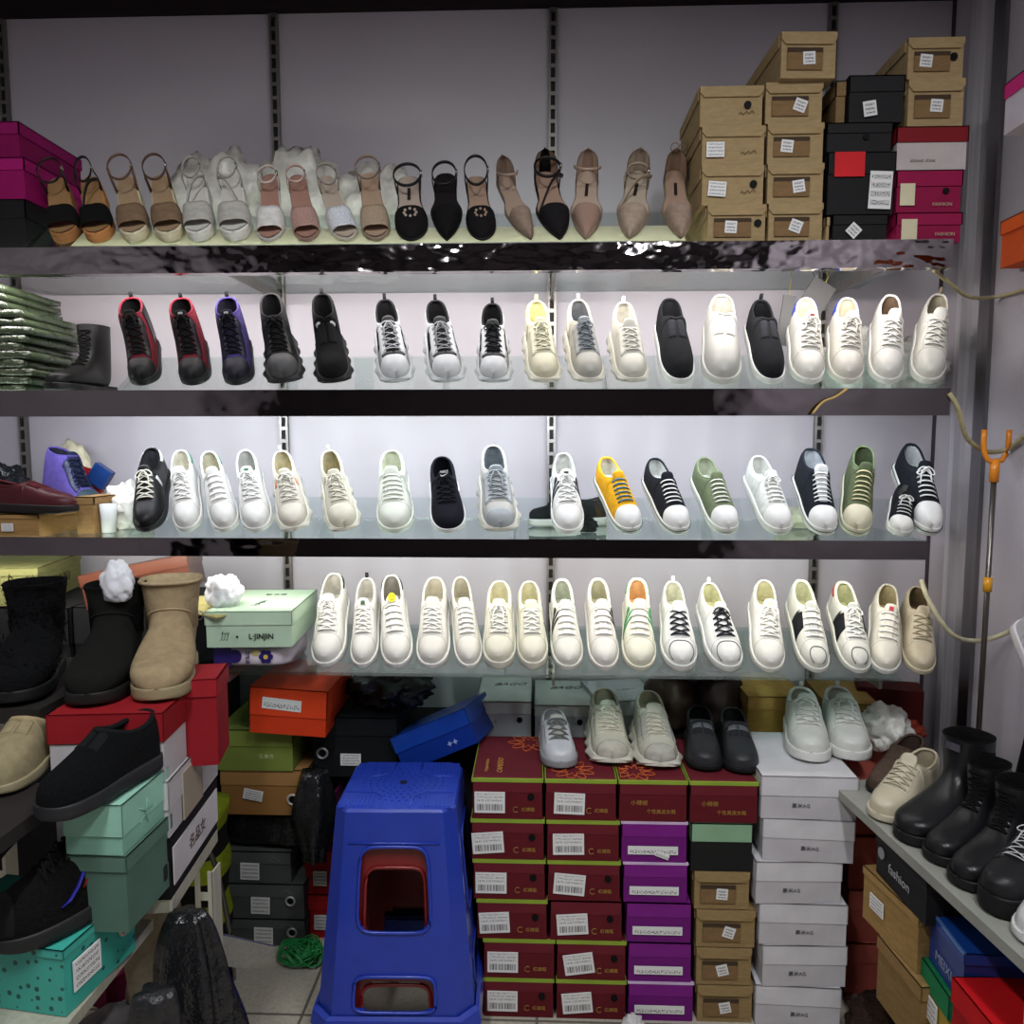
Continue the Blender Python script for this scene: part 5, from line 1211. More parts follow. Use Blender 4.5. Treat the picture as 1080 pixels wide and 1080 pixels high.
t = shoe_box('black shoe box with a mint green lid, between kraft and burgundy boxes', xb - xa, .27, hh, '1c1f1d', '86ab8a', .38, loc=((xa + xb)/2, YC, .001 + 4*hd), over=.001)
burgundy('burgundy shoe box with gold lettering under the black loafers', 727, 799, YC, .001 + 5*hb, hb - .0012, st=None, hole_=False, top=False, gold='words')
# white boxes, long side to the front
rowsE = [(796, 886, -2), (803, 893, 1), (800, 893, -1), (796, 888, 1.5), (804, 900, -3), (802, 904, -1)]; he = .1085
for k, (x0, x1, rl) in enumerate(rowsE):
    z = .001 + k*he; yb = proj(Vector((0, 1.80, z)))[1]; xa, xb = PY(x0, yb, 1.80).x, PY(x1, yb, 1.80).x; w = xb - xa
    t = shoe_box('white shoe box with small dark lettering, %s in the tall white stack' % nm6[k], w, .29, he - .001, 'bfbcc0', 'cfcdd0', .46, group='white shoe boxes in the tall stack', loc=((xa + xb)/2, 1.80, z), yaw=math.radians(rl), over=.002)
    lettering('慕米AG', .013, mat('57575c', 'rubber'), t, (-w*.08 if k % 2 else w*.02, .0012, he*.3), name='front_lettering')
ZB6, ZE6 = .001 + 6*hb, .001 + 6*he
# white paper scrap at the foot of the purple stack
crumple('paper_scrap', mat('cfcdcb', 'paper'), (.05, .05, .05), 51, 'crumpled white paper on the floor at the foot of the purple boxes', 'paper', None, (PY(668, 1072, 1.76).x, 1.765, .021), amp=.3)
# boxes on the plinth behind
YW2 = 2.135
zpl = .601
for (x0, x1, y0, lab) in ((502, 561, 740, 'white shoe box with round hole behind the leftmost burgundy stack'), (563, 625, 744, 'white shoe box with round hole behind the small grey and white sneaker')):
    t, w, h = bx(lab, x0, x1, y0, 0, YW2, z=zpl, d=.235, body='b9b4b9', lid='d3d3cf', lidh=.32, group='white boxes behind the burgundy stacks')
    hole(t, w*.28, h*.52, .0085); lettering('E6L QUE', .013, mat('6a6668', 'rubber'), t, (-w*.28, .001, h*.46), name='front_lettering')
    lettering('BAGO', .035, mat('35393a', 'rubber'), t, (.01, .16, h + .0003), (0, 0, .05), name='lid_lettering', shear=.5)
t = shoe_box('white shoe box set askew behind the cream chunky sneakers', .19, .2, .115, 'b4b0b4', 'c6c4c8', .4, loc=(PY(664, 790, 2.14).x, 2.15, zpl), yaw=.2)
lettering('— style —', .014, mat('77757a', 'rubber'), t, (.02, .1, .1153), (0, 0, .1), name='lid_lettering')
bag('brown leather bag slumped behind the right cream chunky sneaker', 706, 770, 2.24, zpl, (.16, .15, .2), mat('4b3a31', 'leather', rough=.5), 61, cat='bag', name='leather_bag', amp=.16, freq=1.6)
bag('dark brown bag slumped behind the black loafers', 754, 770, 2.25, zpl, (.16, .15, .21), mat('3c2d2b', 'leather', rough=.5), 62, cat='bag', name='leather_bag', amp=.16, freq=1.6)
bag('black cloth bundle lying over the brown bags', 738, 735, 2.2, zpl + .17, (.2, .12, .07), mat('141414', 'fabric'), 63, cat='cloth', name='cloth_bundle', amp=.3)
t, w, h = bx('kraft carton behind the tall white stack under the glass shelf', 787, 850, 735, 0, YW2, z=zpl, d=.24, body='a5813f', lid='b58f4d', kb='kraft', lidh=.28)
t, w, h = bx('kraft carton behind the white sneakers on the tall white stack', 868, 925, 742, 0, YW2 + .01, z=zpl, d=.22, body='8d7443', lid='a5854c', kb='kraft', lidh=.3, yaw=-.1)
b = MB(); b.box(-.09, .09, -.05, .05, 0, .13); p = PY(948, 770, 2.2); b.build('dark_red_box', mat('4a1514', 'card'), None, False, (p.x, 2.28, zpl), (0, .0, -.3), label='dark red box in the shade right of the kraft cartons', cat='box')
crumple('torn_wrapping', mat('8f3a2a', 'paper'), (.1, .07, .06), 64, 'torn red and tan wrapping paper at the right end under the shelf', 'wrapping paper', None, (PY(955, 775, 2.17).x, 2.175, zpl + .026), amp=.45)

# shoes standing on the box stacks
def onbox(t, toe, heel, z, zs=1., sc=None, xs=1.):
    place(t, toe, heel, z, zs=zs, sc=sc); t.matrix_world = t.matrix_world @ Matrix.Diagonal((xs, 1, 1, 1)); return t
t, _ = sneaker('small white and grey sneaker with a grey ribbon bow, on the burgundy boxes', None, up='c6c8cc', so='8d8f92', li='c2c4c8', la='6c6e6e', tongc='a5a59c', seed=81, lr=.0034, nl=4, seams=False, shape=dict(wb=.045, L=.25, zt=[(0, .026), (1, .03)]), eye='b9bbbf')
onbox(t, (589, 812), (584, 768), ZB6 + .001, sc=.8, xs=1.22)
t, _ = sneaker('cream chunky sneaker with grey trims, on the burgundy boxes right of the small sneaker', None, up='cbc8b4', so='d2cfc0', li='bdb89d', la='d5d3bf', eye='c2bfa9', mud='bfbbad', seed=82, nl=6, overlay=[('d3d1bf', .5, .8, .35, .9, 'side_overlay')], **cr)
onbox(t, (643, 809), (636, 748), ZB6 + .001, sc=.9, xs=1.2)
t, _ = sneaker('cream chunky sneaker leaning right, next to the black loafers', None, up='c8c5b2', so='d0cdbf', li='b9b497', la='d2d0bd', eye='a9a89c', mud='b4b2a8', seed=83, nl=6, bow=False, overlay=[('a7a79f', .3, .5, .45, .8, 'side_overlay')], **cr)
onbox(t, (694, 813), (679, 750), ZB6 + .001, sc=.9, xs=1.2)
LOAF = dict(L=.26, wb=.043, wm=.036, wh=.034, toe=2.6, H=[(0, .024), (.05, .036), (.14, .042), (.25, .048), (.4, .062), (.54, .078)], hc=[(.54, .078), (.7, .058), (.85, .06), (1, .072)], o0=.54, zt=[(0, .016), (.6, .018), (1, .028)])
for (toe, heel, lab) in (((741, 814), (738, 760), 'black leather loafer with grey strap, left one on the burgundy box'), ((781, 817), (770, 760), 'black leather loafer turned left, right one on the burgundy box')):
    t, g = sneaker(lab, 'black loafers', up='2d2d30', so='151516', li='151515', laces_on=False, eye='26272a', shape=LOAF, seams=False, name='loafer', cat='shoe')
    b = MB(); patch(b, g, .44, .5, -.35, -.01, .003, 4, 5); patch(b, g, .44, .5, .01, .35, .003, 4, 5); b.build('strap', mat('57585c', 'leather', rough=.3), t)
    onbox(t, toe, heel, ZB6 + .001, sc=.92, xs=1.12)
for (toe, heel, lab, sd) in (((852, 805), (843, 745), 'white sneaker on the tall white stack, left one of the pair', 84), ((896, 804), (877, 742), 'white sneaker on the tall white stack, right one partly in clear plastic', 85)):
    t, g = sneaker(lab, 'white sneakers on the tall white stack', up='d2d3cc', so='dcdcd6', li='cfcfc0', la='d8d8d2', seed=sd, tabc='dfdfd8', cr=.005, shape=dict(zt=[(0, .028), (1, .032)], wb=.046))
    onbox(t, toe, heel, ZE6 + .001, sc=1.0, xs=1.1)
bag('crumpled clear plastic right of the white sneaker pair', 932, 790, 2.06, ZE6 - .03, (.13, .12, .12), WRAP, 65)

# ================================================================ floor stacks left of the stool
YG = 2.06
GG = 'grey shoe boxes stacked on the floor'
zg = .001
for k, (x0, x1, yt) in enumerate(((244, 323, 969), (239, 322, 932), (230, 308, 898))):
    yb = proj(Vector((0, YG, zg)))[1]; xa, xb = PY(x0, yb, YG).x, PY(x1, yb, YG).x; w = xb - xa; h = PY(280, yt, YG).z - zg
    t = shoe_box('dark grey shoe box with small sticker, %s' % ('lowest of the three', 'middle one of the three', 'topmost, under the black parcel')[k], w, .28, h - .001, '4a4d4c', '505352', .38, group=GG, loc=((xa + xb)/2, YG, zg))
    sticker(t, -w*.06, h*.38, .055, .05, 'rows', .02, y=-.001)
    if k < 2: hole(t, w*.32, h*.52, .011, 'b9b9b9')
    b = MB(); b.tube([Vector((w*.2, -.001, h*.72)), Vector((w*.27, -.001, h*.84)), Vector((w*.34, -.001, h*.72))], .0008, 4); b.build('arrow_mark', mat('6b6e6d', 'rubber'), t, False)
    zg += h
zbag = zg
b_ = MB(); rows = []
for i in range(25):
    x = -.125 + .25 * i / 24; row = []
    for j in range(30):
        a = 2*PI*j/30; sx_ = 1 - abs(2*i/24 - 1) ** 8 * .4
        y = .15 + .158 * math.copysign(abs(math.cos(a)) ** .4, math.cos(a)) * sx_; zz = .062 + .060 * math.copysign(abs(math.sin(a)) ** .5, math.sin(a))
        n = noise.noise(Vector((x*14, y*5, zz*30))) * .012; row.append(Vector((x, y + n, max(0.001, zz + n * .8))))
    rows.append(row)
b_.grid(rows, cv=True); b_.fan(rows[0]); b_.fan(rows[-1])
b_.build('wrapped_parcel', BLK, None, True, (PY(274, 880, YG).x, YG + .01, zbag), label='black plastic wrapped parcel between the gold box and the grey boxes', cat='plastic bag')
p = PY(331, 880, 1.99)
b_ = MB(); rows = []
for i in range(20):
    tt = i / 19; row = []
    for j in range(20):
        a = 2*PI*j/20; r = .028 + .03 * math.sin(PI * min(1, tt * 1.1)) + .008 * math.sin(5*a + 3*tt); row.append(Vector((r * math.cos(a), r * .9 * math.sin(a), .26 * (1 - tt))))
    rows.append(row)
b_.grid(rows, cv=True); b_.fan(rows[0]); b_.fan(rows[-1])
b_.build('hanging_bag', BLK, None, True, (p.x, 2.0, .30), label='black plastic bag hanging right of the gold box above the red boxes', cat='plastic bag')
zgo = zbag + .1235
yb = proj(Vector((0, YG, zgo)))[1]
t, w, h = bx('shiny gold shoe box with tilted sticker and metal ringed hole', 233, 325, 812, 0, YG - .03, z=zgo, d=.29, body='8c6538', lid='9a7446', lidh=.34, kb='foil'); sticker(t, -w*.12, h*.45, .055, .03, 'rows', .2, y=-.001); hole(t, w*.33, h*.36, .012, 'c9c4b8')
zgr = zgo + h + .0005
t, w, h = bx('olive green shoe box under the orange box', 228, 310, 770, 0, YG - .04, z=zgr, d=.30, body='6d7c38', lid='71803a', lidh=.4); lettering('名美佳', .014, mat('b9c08a', 'rubber'), t, (w*.15, .0012, h*.35), name='front_lettering'); zor = zgr + h + .0005
t, w, h = bx('orange shoe box with a white strip label, tilted below the glass shelf', 262, 344, 729, 0, YG - .09, z=zor, d=.27, body='c53a1a', lid='d8431f', lidh=.6); sticker(t, -w*.08, h*.66, w*.5, h*.24, 'strip', .05, y=-.001, name='strip_label'); t.rotation_euler[1] = .06; t.location.z += .006
# red boxes, patterned box, black box behind the stool
YR = 2.10
zr = .001
for k in range(2):
    t = shoe_box('red shoe box with small sticker behind the blue stool, %s' % ('lower one on the floor', 'upper one below the patterned box')[k], .22, .27, .135, '9c1a1c', 'a61f20', .35, group='red boxes behind the stool', loc=(PY(322, 985, YR).x + .11, YR, zr)); sticker(t, -.062, .05, .04, .045, 'rows', 0, y=-.001); zr += .136
t = shoe_box('purple box with yellow and green stripes behind the blue stool', .25, .24, .24, '3b1734', '3b1734', .1, loc=(PY(326, 880, YR + .02).x + .125, YR + .03, zr))
for i, (c, dz) in enumerate((('c9b82a', .0), ('2f7a3a', .018), ('a8306a', .036))):
    b = MB(); b.box(-.06, .05, -.002, .002, -.008, .008); b.build('diagonal_stripe', mat(c, 'card'), t, False, (-.08 + dz * .6, -.001, .15 + dz * .2), (0, -.95, 0))
    b = MB(); b.box(-.06, .06, -.002, .002, -.007, .007); b.build('level_stripe', mat(c, 'card'), t, False, (-.06, -.0035, .095 - dz), (0, .0, 0))
zr += .241
t, w, h = bx('black shoe box with a metal ringed hole and white sticker above the stool', 330, 420, 757, 0, YR - .04, z=zr, d=.28, body='17191b', lid='1b1d20', lidh=.3); hole(t, -w*.38, h*.4, .0125, 'a9aaaa'); sticker(t, -w*.05, h*.3, .058, .034, 'rows', 0, y=-.001)
zbb = zr + h
bag('crumpled black plastic bag on the black box above the stool', 412, 740, 2.17, zbb + .002, (.24, .17, .13), BLK, 71, amp=.4)
t = shoe_box('glossy blue shoe box tilted up to the right behind the stool', .24, .2, .1, '0f2f86', '123f9c', .45, kb='foil', loc=(PY(425, 806, 2.06).x, 2.06, zr - .01)); t.rotation_euler = (math.radians(-6), math.radians(-26), math.radians(-10)); t.location = (PY(430, 812, 2.05).x + .10, 2.0, .60)
lettering('✦✦', .02, mat('8fa4d8', 'rubber'), t, (.05, -.0008, .025), name='front_mark')
# green twine on the floor
b = MB(); R4 = random.Random(9)
for k in range(26):
    pts = []; a0 = R4.uniform(0, 6.28); c = Vector((R4.uniform(-.02, .02), R4.uniform(-.02, .02), 0)); r = R4.uniform(.025, .05); tz = R4.uniform(-.5, .5)
    for q in range(16):
        a = a0 + q * .39; pts.append(c + Vector((r * 1.15 * math.cos(a), r * .8 * math.sin(a), .024 + .018 * math.sin(a * 2 + tz) * (1 if k % 2 else -.6) + .002 * math.sin(5*a))))
    b.tube(pts, .0022, 5)
p = PZ(318, 1018, 0); b.build('twine_ball', mat('1f8a45', 'plastic'), None, True, (p.x, p.y + .02, .004), label='loose bundle of green plastic twine on the floor left of the stool', cat='twine')

# ================================================================ nested stools
def stool(label, col, wt, dt, wb, db, z0, z1, loc, red=False, WINS=((.155, .55), (.75, .915))):
    t = thing('plastic_stool', loc, (0, 0, math.radians(1.5)), label, 'stool'); m = mat(col, 'plastic', rough=.28)
    def ring(f, off=0.):
        w = (wt + (wb - wt) * f) / 2 + off; d = (dt + (db - dt) * f) / 2 + off; c = .028 + .012 * f; z = z1 - (z1 - z0) * f
        return [Vector(q) for q in ((-w + c, -d, z), (w - c, -d, z), (w, -d + c, z), (w, d - c, z), (w - c, d, z), (-w + c, d, z), (-w, d - c, z), (-w, -d + c, z))]
    # walls: four panels with two windows each, four corner posts
    H = [0, .06, .16, .19, .40, .43, .56, .59, .92, 1.]
    wins = WINS
    b = MB(); fs = [i / 40 for i in range(41)]
    def pnt(side, u, f):
        r = ring(f); a, c = ((r[0], r[1]), (r[2], r[3]), (r[4], r[5]), (r[6], r[7]))[side]; return a.lerp(c, u)
    def inwin(u, f, shrink=0):
        for k, (a, c) in enumerate(wins):
            u0, u1 = (.17, .83) if k == 0 else (.17, .84)
            cu, cf = (u0 + u1) / 2, (a + c) / 2; eu, ef = abs(u - cu) / ((u1 - u0) / 2), abs(f - cf) / ((c - a) / 2)
            if eu ** 6 + ef ** 6 < 1 - shrink: return True
        return False
    nu_ = 30
    for sd in range(4):
        vs = {}; 
        for i in range(41):
            for j in range(nu_ + 1):
                f, u = i / 40, j / nu_; vs[(i, j)] = len(b.v); b.v.append(tuple(pnt(sd, u, f)))
        for i in range(40):
            for j in range(nu_):
                if not inwin((j + .5) / nu_, (i + .5) / 40): b.f.append((vs[(i, j)], vs[(i, j+1)], vs[(i+1, j+1)], vs[(i+1, j)]))
    for k in range(4):
        rows = [[ring(f)[(2*k + 1) % 8], ring(f)[(2*k + 2) % 8]] for f in (0, .25, .5, .75, 1)]; b.grid(rows)
    o = b.build('body', m, t, False, merge=1e-4); so = o.modifiers.new('thickness', 'SOLIDIFY'); so.thickness = .004; so.offset = -1
    # window rims
    for sd in range(4):
        for k, (a, c) in enumerate(wins):
            u0, u1 = (.17, .83) if k == 0 else (.17, .84); pts = []
            nrm = [Vector((0, -1, 0)), Vector((1, 0, 0)), Vector((0, 1, 0)), Vector((-1, 0, 0))][sd]
            for q in range(36):
                an = 2*PI*q/36; e = 2/6.
                u = (u0 + u1)/2 + (u1 - u0)/2 * math.copysign(abs(math.cos(an)) ** e, math.cos(an)); f = (a + c)/2 + (c - a)/2 * math.copysign(abs(math.sin(an)) ** e, math.sin(an))
                pts.append(pnt(sd, u, f) + nrm * .002)
            b = MB(); b.tube(pts, .0045 if sd == 0 else .003, 6, True); b.build('window_rim', m, t)
    # foot flange
    b = MB(); b.grid([ring(.93, .003), ring(.94, .011), ring(1., .014), ring(1., .0)], cv=True); b.build('foot_flange', m, t, False)
    # seat
    b = MB(); r0 = ring(0); top = [[q.copy() for q in r0], [Vector((q.x*.97, q.y*.97, z1 + .006)) for q in r0]]; b.grid(top, cv=True)
    b.add([Vector((q.x*.97, q.y*.97, z1 + .006)) for q in r0], [tuple(range(8))])
    seat = b.build('seat', m, t, False)
    b = MB(); b.cyl((0, .01, z1 + .0062), .0095, .0012, 18); b.build('drain_hole', mat('0c0f24', 'rubber'), t, False)
    if not red:
        for sx_ in (-1, 1):
            for sy_ in (-1, 1):
                b = MB(); b.box(min(sx_*wt*.19, sx_*wt*.47), max(sx_*wt*.19, sx_*wt*.47), min(sy_ * dt * .2, sy_ * dt * .46), max(sy_ * dt * .2, sy_ * dt * .46), z1 + .005, z1 + .0068)
                for k in range(8):
                    x = sx_ * (wt/2 * .42 + k * wt/2 * .066); b.box(x - .002, x + .002, min(sy_ * dt * .22, sy_ * dt * .44), max(sy_ * dt * .22, sy_ * dt * .44), z1 + .006, z1 + .0085)
                b.build('ribbed_corner_pad', m, t, False)
        b = MB()
        for r_ in (.03, .045, .06, .075, .09):
            n_ = int(r_ * 420)
            for k in range(n_): a = 2*PI*k/n_; b.cyl((r_ * 1.1 * math.cos(a), .01 + r_ * 1.1 * math.sin(a), z1 + .006), .0024, .0022, 6)
        b.build('dimples', m, t, False)['kind'] = 'stuff'
        for sy_ in (-1, 1):
            for sx_ in (-1, 1):
                b = MB(); b.tube([Vector((sx_ * wt*.47, sy_ * dt*.16, z1 + .006)), Vector((sx_ * wt*.22, sy_ * dt*.17, z1 + .007)), Vector((sx_ * wt*.13, sy_ * dt*.26, z1 + .007)), Vector((sx_ * wt*.12, sy_ * dt*.46, z1 + .006))], .0025, 5)
                b.build('raised_line', m, t)
        b = MB(); b.tube([ (ring(.14)[0].lerp(ring(.14)[1], u) + Vector((0, -.001, 0))) for u in (.05, .3, .6, .95)], .003, 5); b.build('panel_ridge', m, t)
    return t
sx0 = PY(421, 900, 1.68).x - .014
stool('tall blue plastic stool with dimpled seat, nested over a dark red stool', '213aa4', .283, .27, .375, .362, .10, .604, (sx0, 1.815, 0))
stool('dark red plastic stool nested inside the blue stool, seen through its windows', '7a1c1c', .255, .243, .338, .325, .001, .56, (sx0, 1.815, 0), red=True, WINS=((.165, .46), (.66, .9)))
# ================================================================ left rack with boots
def cbox(label, c0, c1, ztop, h, w, side='L', **k):
    """box from two picture points of its top edge running away from the camera (near c0, far c1).
    side 'L': that edge is the right hand edge of the box (box lies to its left); 'R': the left hand edge"""
    A, B = PZ(*c0, ztop), PZ(*c1, ztop); v = B - A; d = v.length; yaw = math.atan2(-v.x, v.y)
    rx = Vector((math.cos(yaw), math.sin(yaw), 0)); mid = A + rx * (w/2 if side == 'R' else -w/2)
    body, lid = k.pop('body'), k.pop('lid', None)
    t = shoe_box(label, w, d, h, body, lid, k.pop('lidh', .35), loc=(mid.x, mid.y, ztop - h), yaw=yaw, **k)
    return t, w, d, h
def sidelet(t, txt, size, m, w, y, z, side=1, **k):
    return lettering(txt, size, m, t, (side * (w/2 + .0003), y, z), (PI/2, 0, side * PI/2), **k)
def sidestick(t, w, y, z, ww, hh, kind, side=1, ang=0):
    b = MB(); b.box(-ww/2, ww/2, -.0012, .0006, -hh/2, hh/2); return b.build('sticker', printed(kind), t, False, (side * (w/2 + .001), y, z), (0, ang, side * PI/2))
ZT0 = .985
RED = '8c1c22'
t, w, d, h = cbox('white shoe box with a dark red lid under the beige boot', (172, 752), (224, 706), ZT0, .125, .20, body='b9b4b6', lid=RED, lidh=.42)
YW1 = t.location.copy(); yaw1 = t.rotation_euler.z
sidelet(t, '♥ ♥', .022, mat('8e7a7c', 'rubber'), w, d*.72, h*.3, name='side_lettering')
b = MB(); b.tube([Vector((w*.25 + .015 * math.cos(2*PI*k/20), .0012, h*.32 + .015 * math.sin(2*PI*k/20))) for k in range(20)], .0009, 4, True, nrm=(0, 1, 0))
b.build('ring_print', mat('7d777b', 'rubber'), t)
def under(label, z1, hh, w, d, dx=0, dy=0, dyaw=0, **k):
    body, lid = k.pop('body'), k.pop('lid', None); u = Vector((math.cos(yaw1), math.sin(yaw1), 0)); v = Vector((-math.sin(yaw1), math.cos(yaw1), 0))
    p = YW1 + u * dx + v * dy
    return shoe_box(label, w, d, hh, body, lid, k.pop('lidh', .35), loc=(p.x, p.y, z1 - hh), yaw=yaw1 + dyaw, **k), w, d, hh
zz = ZT0 - .126
d0 = d
t, w, d, h = under('plain white shoe box below the red lidded white box', zz, .105, .20, d0 + .01, .004, .0, body='b4b0b2', lid='bdb9ba', lidh=.5); zz -= .106
b = MB(); b.box(-.002, .001, -.05, .05, -.045, .045); b.build('brown_tape', mat('a59a88', 'film'), t, False, (w/2 + .001, d*.42, h*.45))
t, w, d, h = under('black box with a white lettered side panel above the steel post', zz, .115, .20, d0, .002, 0, body='191717', lid='1c1a1a'); zlow = zz - .115
b = MB(); b.box(-.001, .001, -d*.46, d*.46, -.034, .036); b.build('white_side_panel', mat('bdb9bb', 'card'), t, False, (w/2 + .001, d*.5, h*.5))
lettering('名品女', .03, mat('5b4746', 'rubber'), t, (w/2 + .0026, d*.5, h*.5), (PI/2, 0, PI/2), name='side_lettering')
t, w, d, h = cbox('dark red box behind the beige boot, beside the glass shelf', (229, 716), (241, 699), 1.01, .17, .10, body='861a22', lid='921e27', lidh=.2)
# slotted steel rack
PSTM = mat('b9b6a4', 'steel', rough=.5, metal=.3)
rack = thing('slotted_rack', (-.8, 1.3, 0), (0, 0, 0), 'cream slotted angle steel rack under the left boxes', 'rack')
def W2(x, y): return x + .8, y - 1.3
def post(x, y, z1):
    x, y = W2(x, y); b = MB()
    b.box(x - .018, x - .008, y, y + .003, 0, z1); b.box(x + .008, x + .018, y, y + .003, 0, z1); b.box(x + .0165, x + .0195, y, y + .036, 0, z1)
    for k in range(int(z1 / .05)): b.box(x - .008, x + .008, y, y + .003, k * .05, k * .05 + .016)
    b.build('post', PSTM, rack, False)
def board(x0, x1, y0, y1, z0, z1, m, nm='board'):
    b = MB(); (a, c), (e, f) = W2(x0, y0), W2(x1, y1); b.box(a, e, c, f, z0, z1); b.build(nm, m, rack, False)
DKC = mat('2a2625', 'card')
cr_ = YW1 + Vector((math.cos(yaw1), math.sin(yaw1), 0)) * .1
post(cr_.x - .005, cr_.y + .14, zlow - .028); post(-1.25, 1.64, .95); post(-1.25, .93, .53)
b = MB(); b.box(-.10, .10, .005, d0 - .005, -.026, -.001); b.build('upper_bar', PSTM, rack, False, (YW1.x + .8, YW1.y - 1.3, zlow), (0, 0, yaw1))
board(-1.3, YW1.x - .135, 1.29, 1.62, ZT0 - .03, ZT0 - .003, DKC, 'boot_board')
mbx = PZ(128, 850, .88)
board(-1.3, mbx.x - .125, .98, 1.22, .855, .879, DKC, 'middle_board')
tl = PZ(66, 1006, .676)
board(-1.3, tl.x + .005, .96, 1.33, .545, .5645, PSTM, 'lower_board')

# boots on the boxes
def ugg(label, m, ml, toe, heel, z, h, wsc, sc, solem, **k):
    t = thing('snow_boot', (0, 0, 0), label=label, cat='boot'); rows = boot_body(m, ml, t, h=.215, ht=h, wsc=wsc, e=.78, flare=.004); boot_sole(t, solem)
    place(t, toe, heel, z, L=.262, sc=sc); return t, rows
BG = mat('948264', 'suede')
t, rows = ugg('beige knitted ankle boot standing on the red lidded box', BG, mat('a89776', 'fabric'), (166, 742), (184, 706), ZT0 + .001, .178, 1.12, 1.06, mat('8d8061', 'rubber'))
b = MB(); b.tube([rows[21][k] + (rows[21][k] - sum((rows[21][q] for q in range(28)), Vector())/28).normalized() * .0005 for k in range(28)], .0022, 6, True); b.build('seam_piping', mat('9c8b6c', 'fabric'), t)
b = MB(); b.tube([rows[-1][k] + Vector((0, 0, .001)) for k in range(28)], .004, 6, True); b.build('top_trim', mat('a39272', 'fabric'), t)
b = MB(); q = rows[22][0]; b.tube([q + Vector((.004 + .008 * math.cos(a), 0, .009 * math.sin(a))) for a in [2*PI*k/14 for k in range(14)]], .0014, 5, True, nrm=(0, 1, 0)); b.build('pull_ring', mat('9a9a9c', 'steel', metal=1.), t)
BKS = mat('131411', 'suede')
t, rows = ugg('black suede ankle boot left of the beige boot', BKS, mat('111110', 'fur'), (93, 747), (124, 712), ZT0 + .001, .175, 1.1, 1.05, mat('171715', 'rubber'))
b = MB(); b.tube([rows[21][k] for k in range(28)], .003, 6, True); b.build('fold_seam', mat('131412', 'suede'), t)
t, rows = ugg('fluffy black snow boot at the left edge of the photo', mat('0f1012', 'fur'), mat('0d0d0f', 'fur'), (12, 745), (40, 712), ZT0 + .001, .178, 1.1, 1.05, mat('161616', 'rubber'))
R5 = random.Random(5)
b = MB()
for k in range(900):
    q = rows[R5.randint(6, len(rows) - 1)][R5.randint(0, 27)]; d_ = Vector((R5.uniform(-1, 1), R5.uniform(-1, 1), R5.uniform(-.2, 1))).normalized()
    q = q + Vector((R5.uniform(-.006, .006), R5.uniform(-.006, .006), R5.uniform(-.006, .006))); s_ = d_.cross(Vector((0, 0, 1))).normalized() * .0016; e_ = q + d_ * R5.uniform(.010, .02)
    b.add([q - s_, q + s_, e_], [(0, 1, 2)])
b.build('fur', mat('121316', 'fur'), t, False, merge=0)['kind'] = 'stuff'
# beige slipper and black loafer on the middle board
SLP = dict(L=.25, wb=.05, wm=.043, wh=.04, toe=2.4, H=[(0, .03), (.05, .044), (.14, .054), (.25, .062), (.4, .075), (.5, .086)], hc=[(.5, .086), (.66, .06), (.82, .05), (1., .056)], o0=.5, ow=.033, asym=.004)
t, _ = sneaker('beige fleece lined slipper at the left edge, beside the black shoes', None, up='8c8163', so='918768', li='b5824c', ins='a8743f', laces_on=False, eye='8c8163', shape=SLP, seams=False, ku='suede', name='slipper', cat='slipper', cr=.007, col='a08f6c')
place(t, (-16, 842), (42, 800), .882, sc=.86)
THK = dict(LOAF); THK.update(zt=[(0, .03), (1, .034)], wb=.05, wm=.043, wh=.042, H=[(0, .026), (.05, .042), (.14, .052), (.25, .062), (.4, .08), (.5, .095)], hc=[(.5, .095), (.7, .075), (.85, .075), (1, .09)], o0=.5, ow=.032, L=.27)
t, _ = sneaker('black fleece lined shoe with a thick dark sole above the mint box', None, up='101214', so='222325', li='0d0f10', laces_on=False, eye='121416', shape=THK, seams=False, ku='fur', name='winter_shoe', cat='shoe', cr=.006)
place(t, (44, 868), (112, 833), .884, sc=.82)
# mint boxes beside it
t, w, d, h = cbox('mint green shoe box with faded flower print below the black fleece shoe', (128, 850), (178, 808), .88, .085, .10, body='83b3a0', lid='8fbfab', lidh=.62)
m_ = t.location.copy(); y_ = t.rotation_euler.z
b = MB()
for k in range(5): a = 2*PI*k/5; b.tube([Vector((w/2 + .0008, d*.45, h*.5)), Vector((w/2 + .0012, d*.45 + .022*math.cos(a), h*.5 + .022*math.sin(a)))], .0012, 4)
b.build('flower_print', mat('6f9f8c', 'rubber'), t)
t2 = shoe_box('darker green box body under the mint box', .10, d * .98, .13, '4f6a5e', '547063', .2, loc=(m_.x + .004, m_.y, m_.z - .131), yaw=y_)
# teal dotted box and sneaker
DOT = mat('3aa394', 'dots', dot='14504a', sc=52)
t, w, d, h = cbox('teal shoe box with dark dots and a printed label at the bottom left', (66, 1004), (143, 937), .676, .11, .26, body=DOT, lid=DOT, lidh=.12)
sidestick(t, w, d*.28, h*.5, .06, .05, 'rows'); 
b = MB(); b.cyl((w/2, d*.8, h*.55), .014, .0025, 20, 'x'); o_ = b.build('eyelet_ring', mat('c9c3b3', 'steel', metal=.2), t, False); b = MB(); b.cyl((w/2 + .001, d*.8, h*.55), .0095, .0022, 20, 'x'); b.build('finger_hole', mat('3a1412', 'card'), o_, False)
zt5 = .676
WIN = dict(H=[(0, .03), (.05, .05), (.14, .06), (.25, .07), (.4, .095), (.5, .12)], hc=[(.5, .12), (.7, .1), (1, .115)], o0=.5, L=.28, wb=.055, wm=.047, wh=.045, ow=.033, zt=[(0, .026), (1, .034)])
t, g = sneaker('black fleece sneaker with blue and red side marks on the teal dotted box', None, up='141313', so='1f1f20', li='111111', la='0f0f10', tongc='121212', seed=91, shape=WIN, seams=False, ku='fur', name='winter_sneaker', cat='sneaker', bow=False, nl=6, mud='151516')
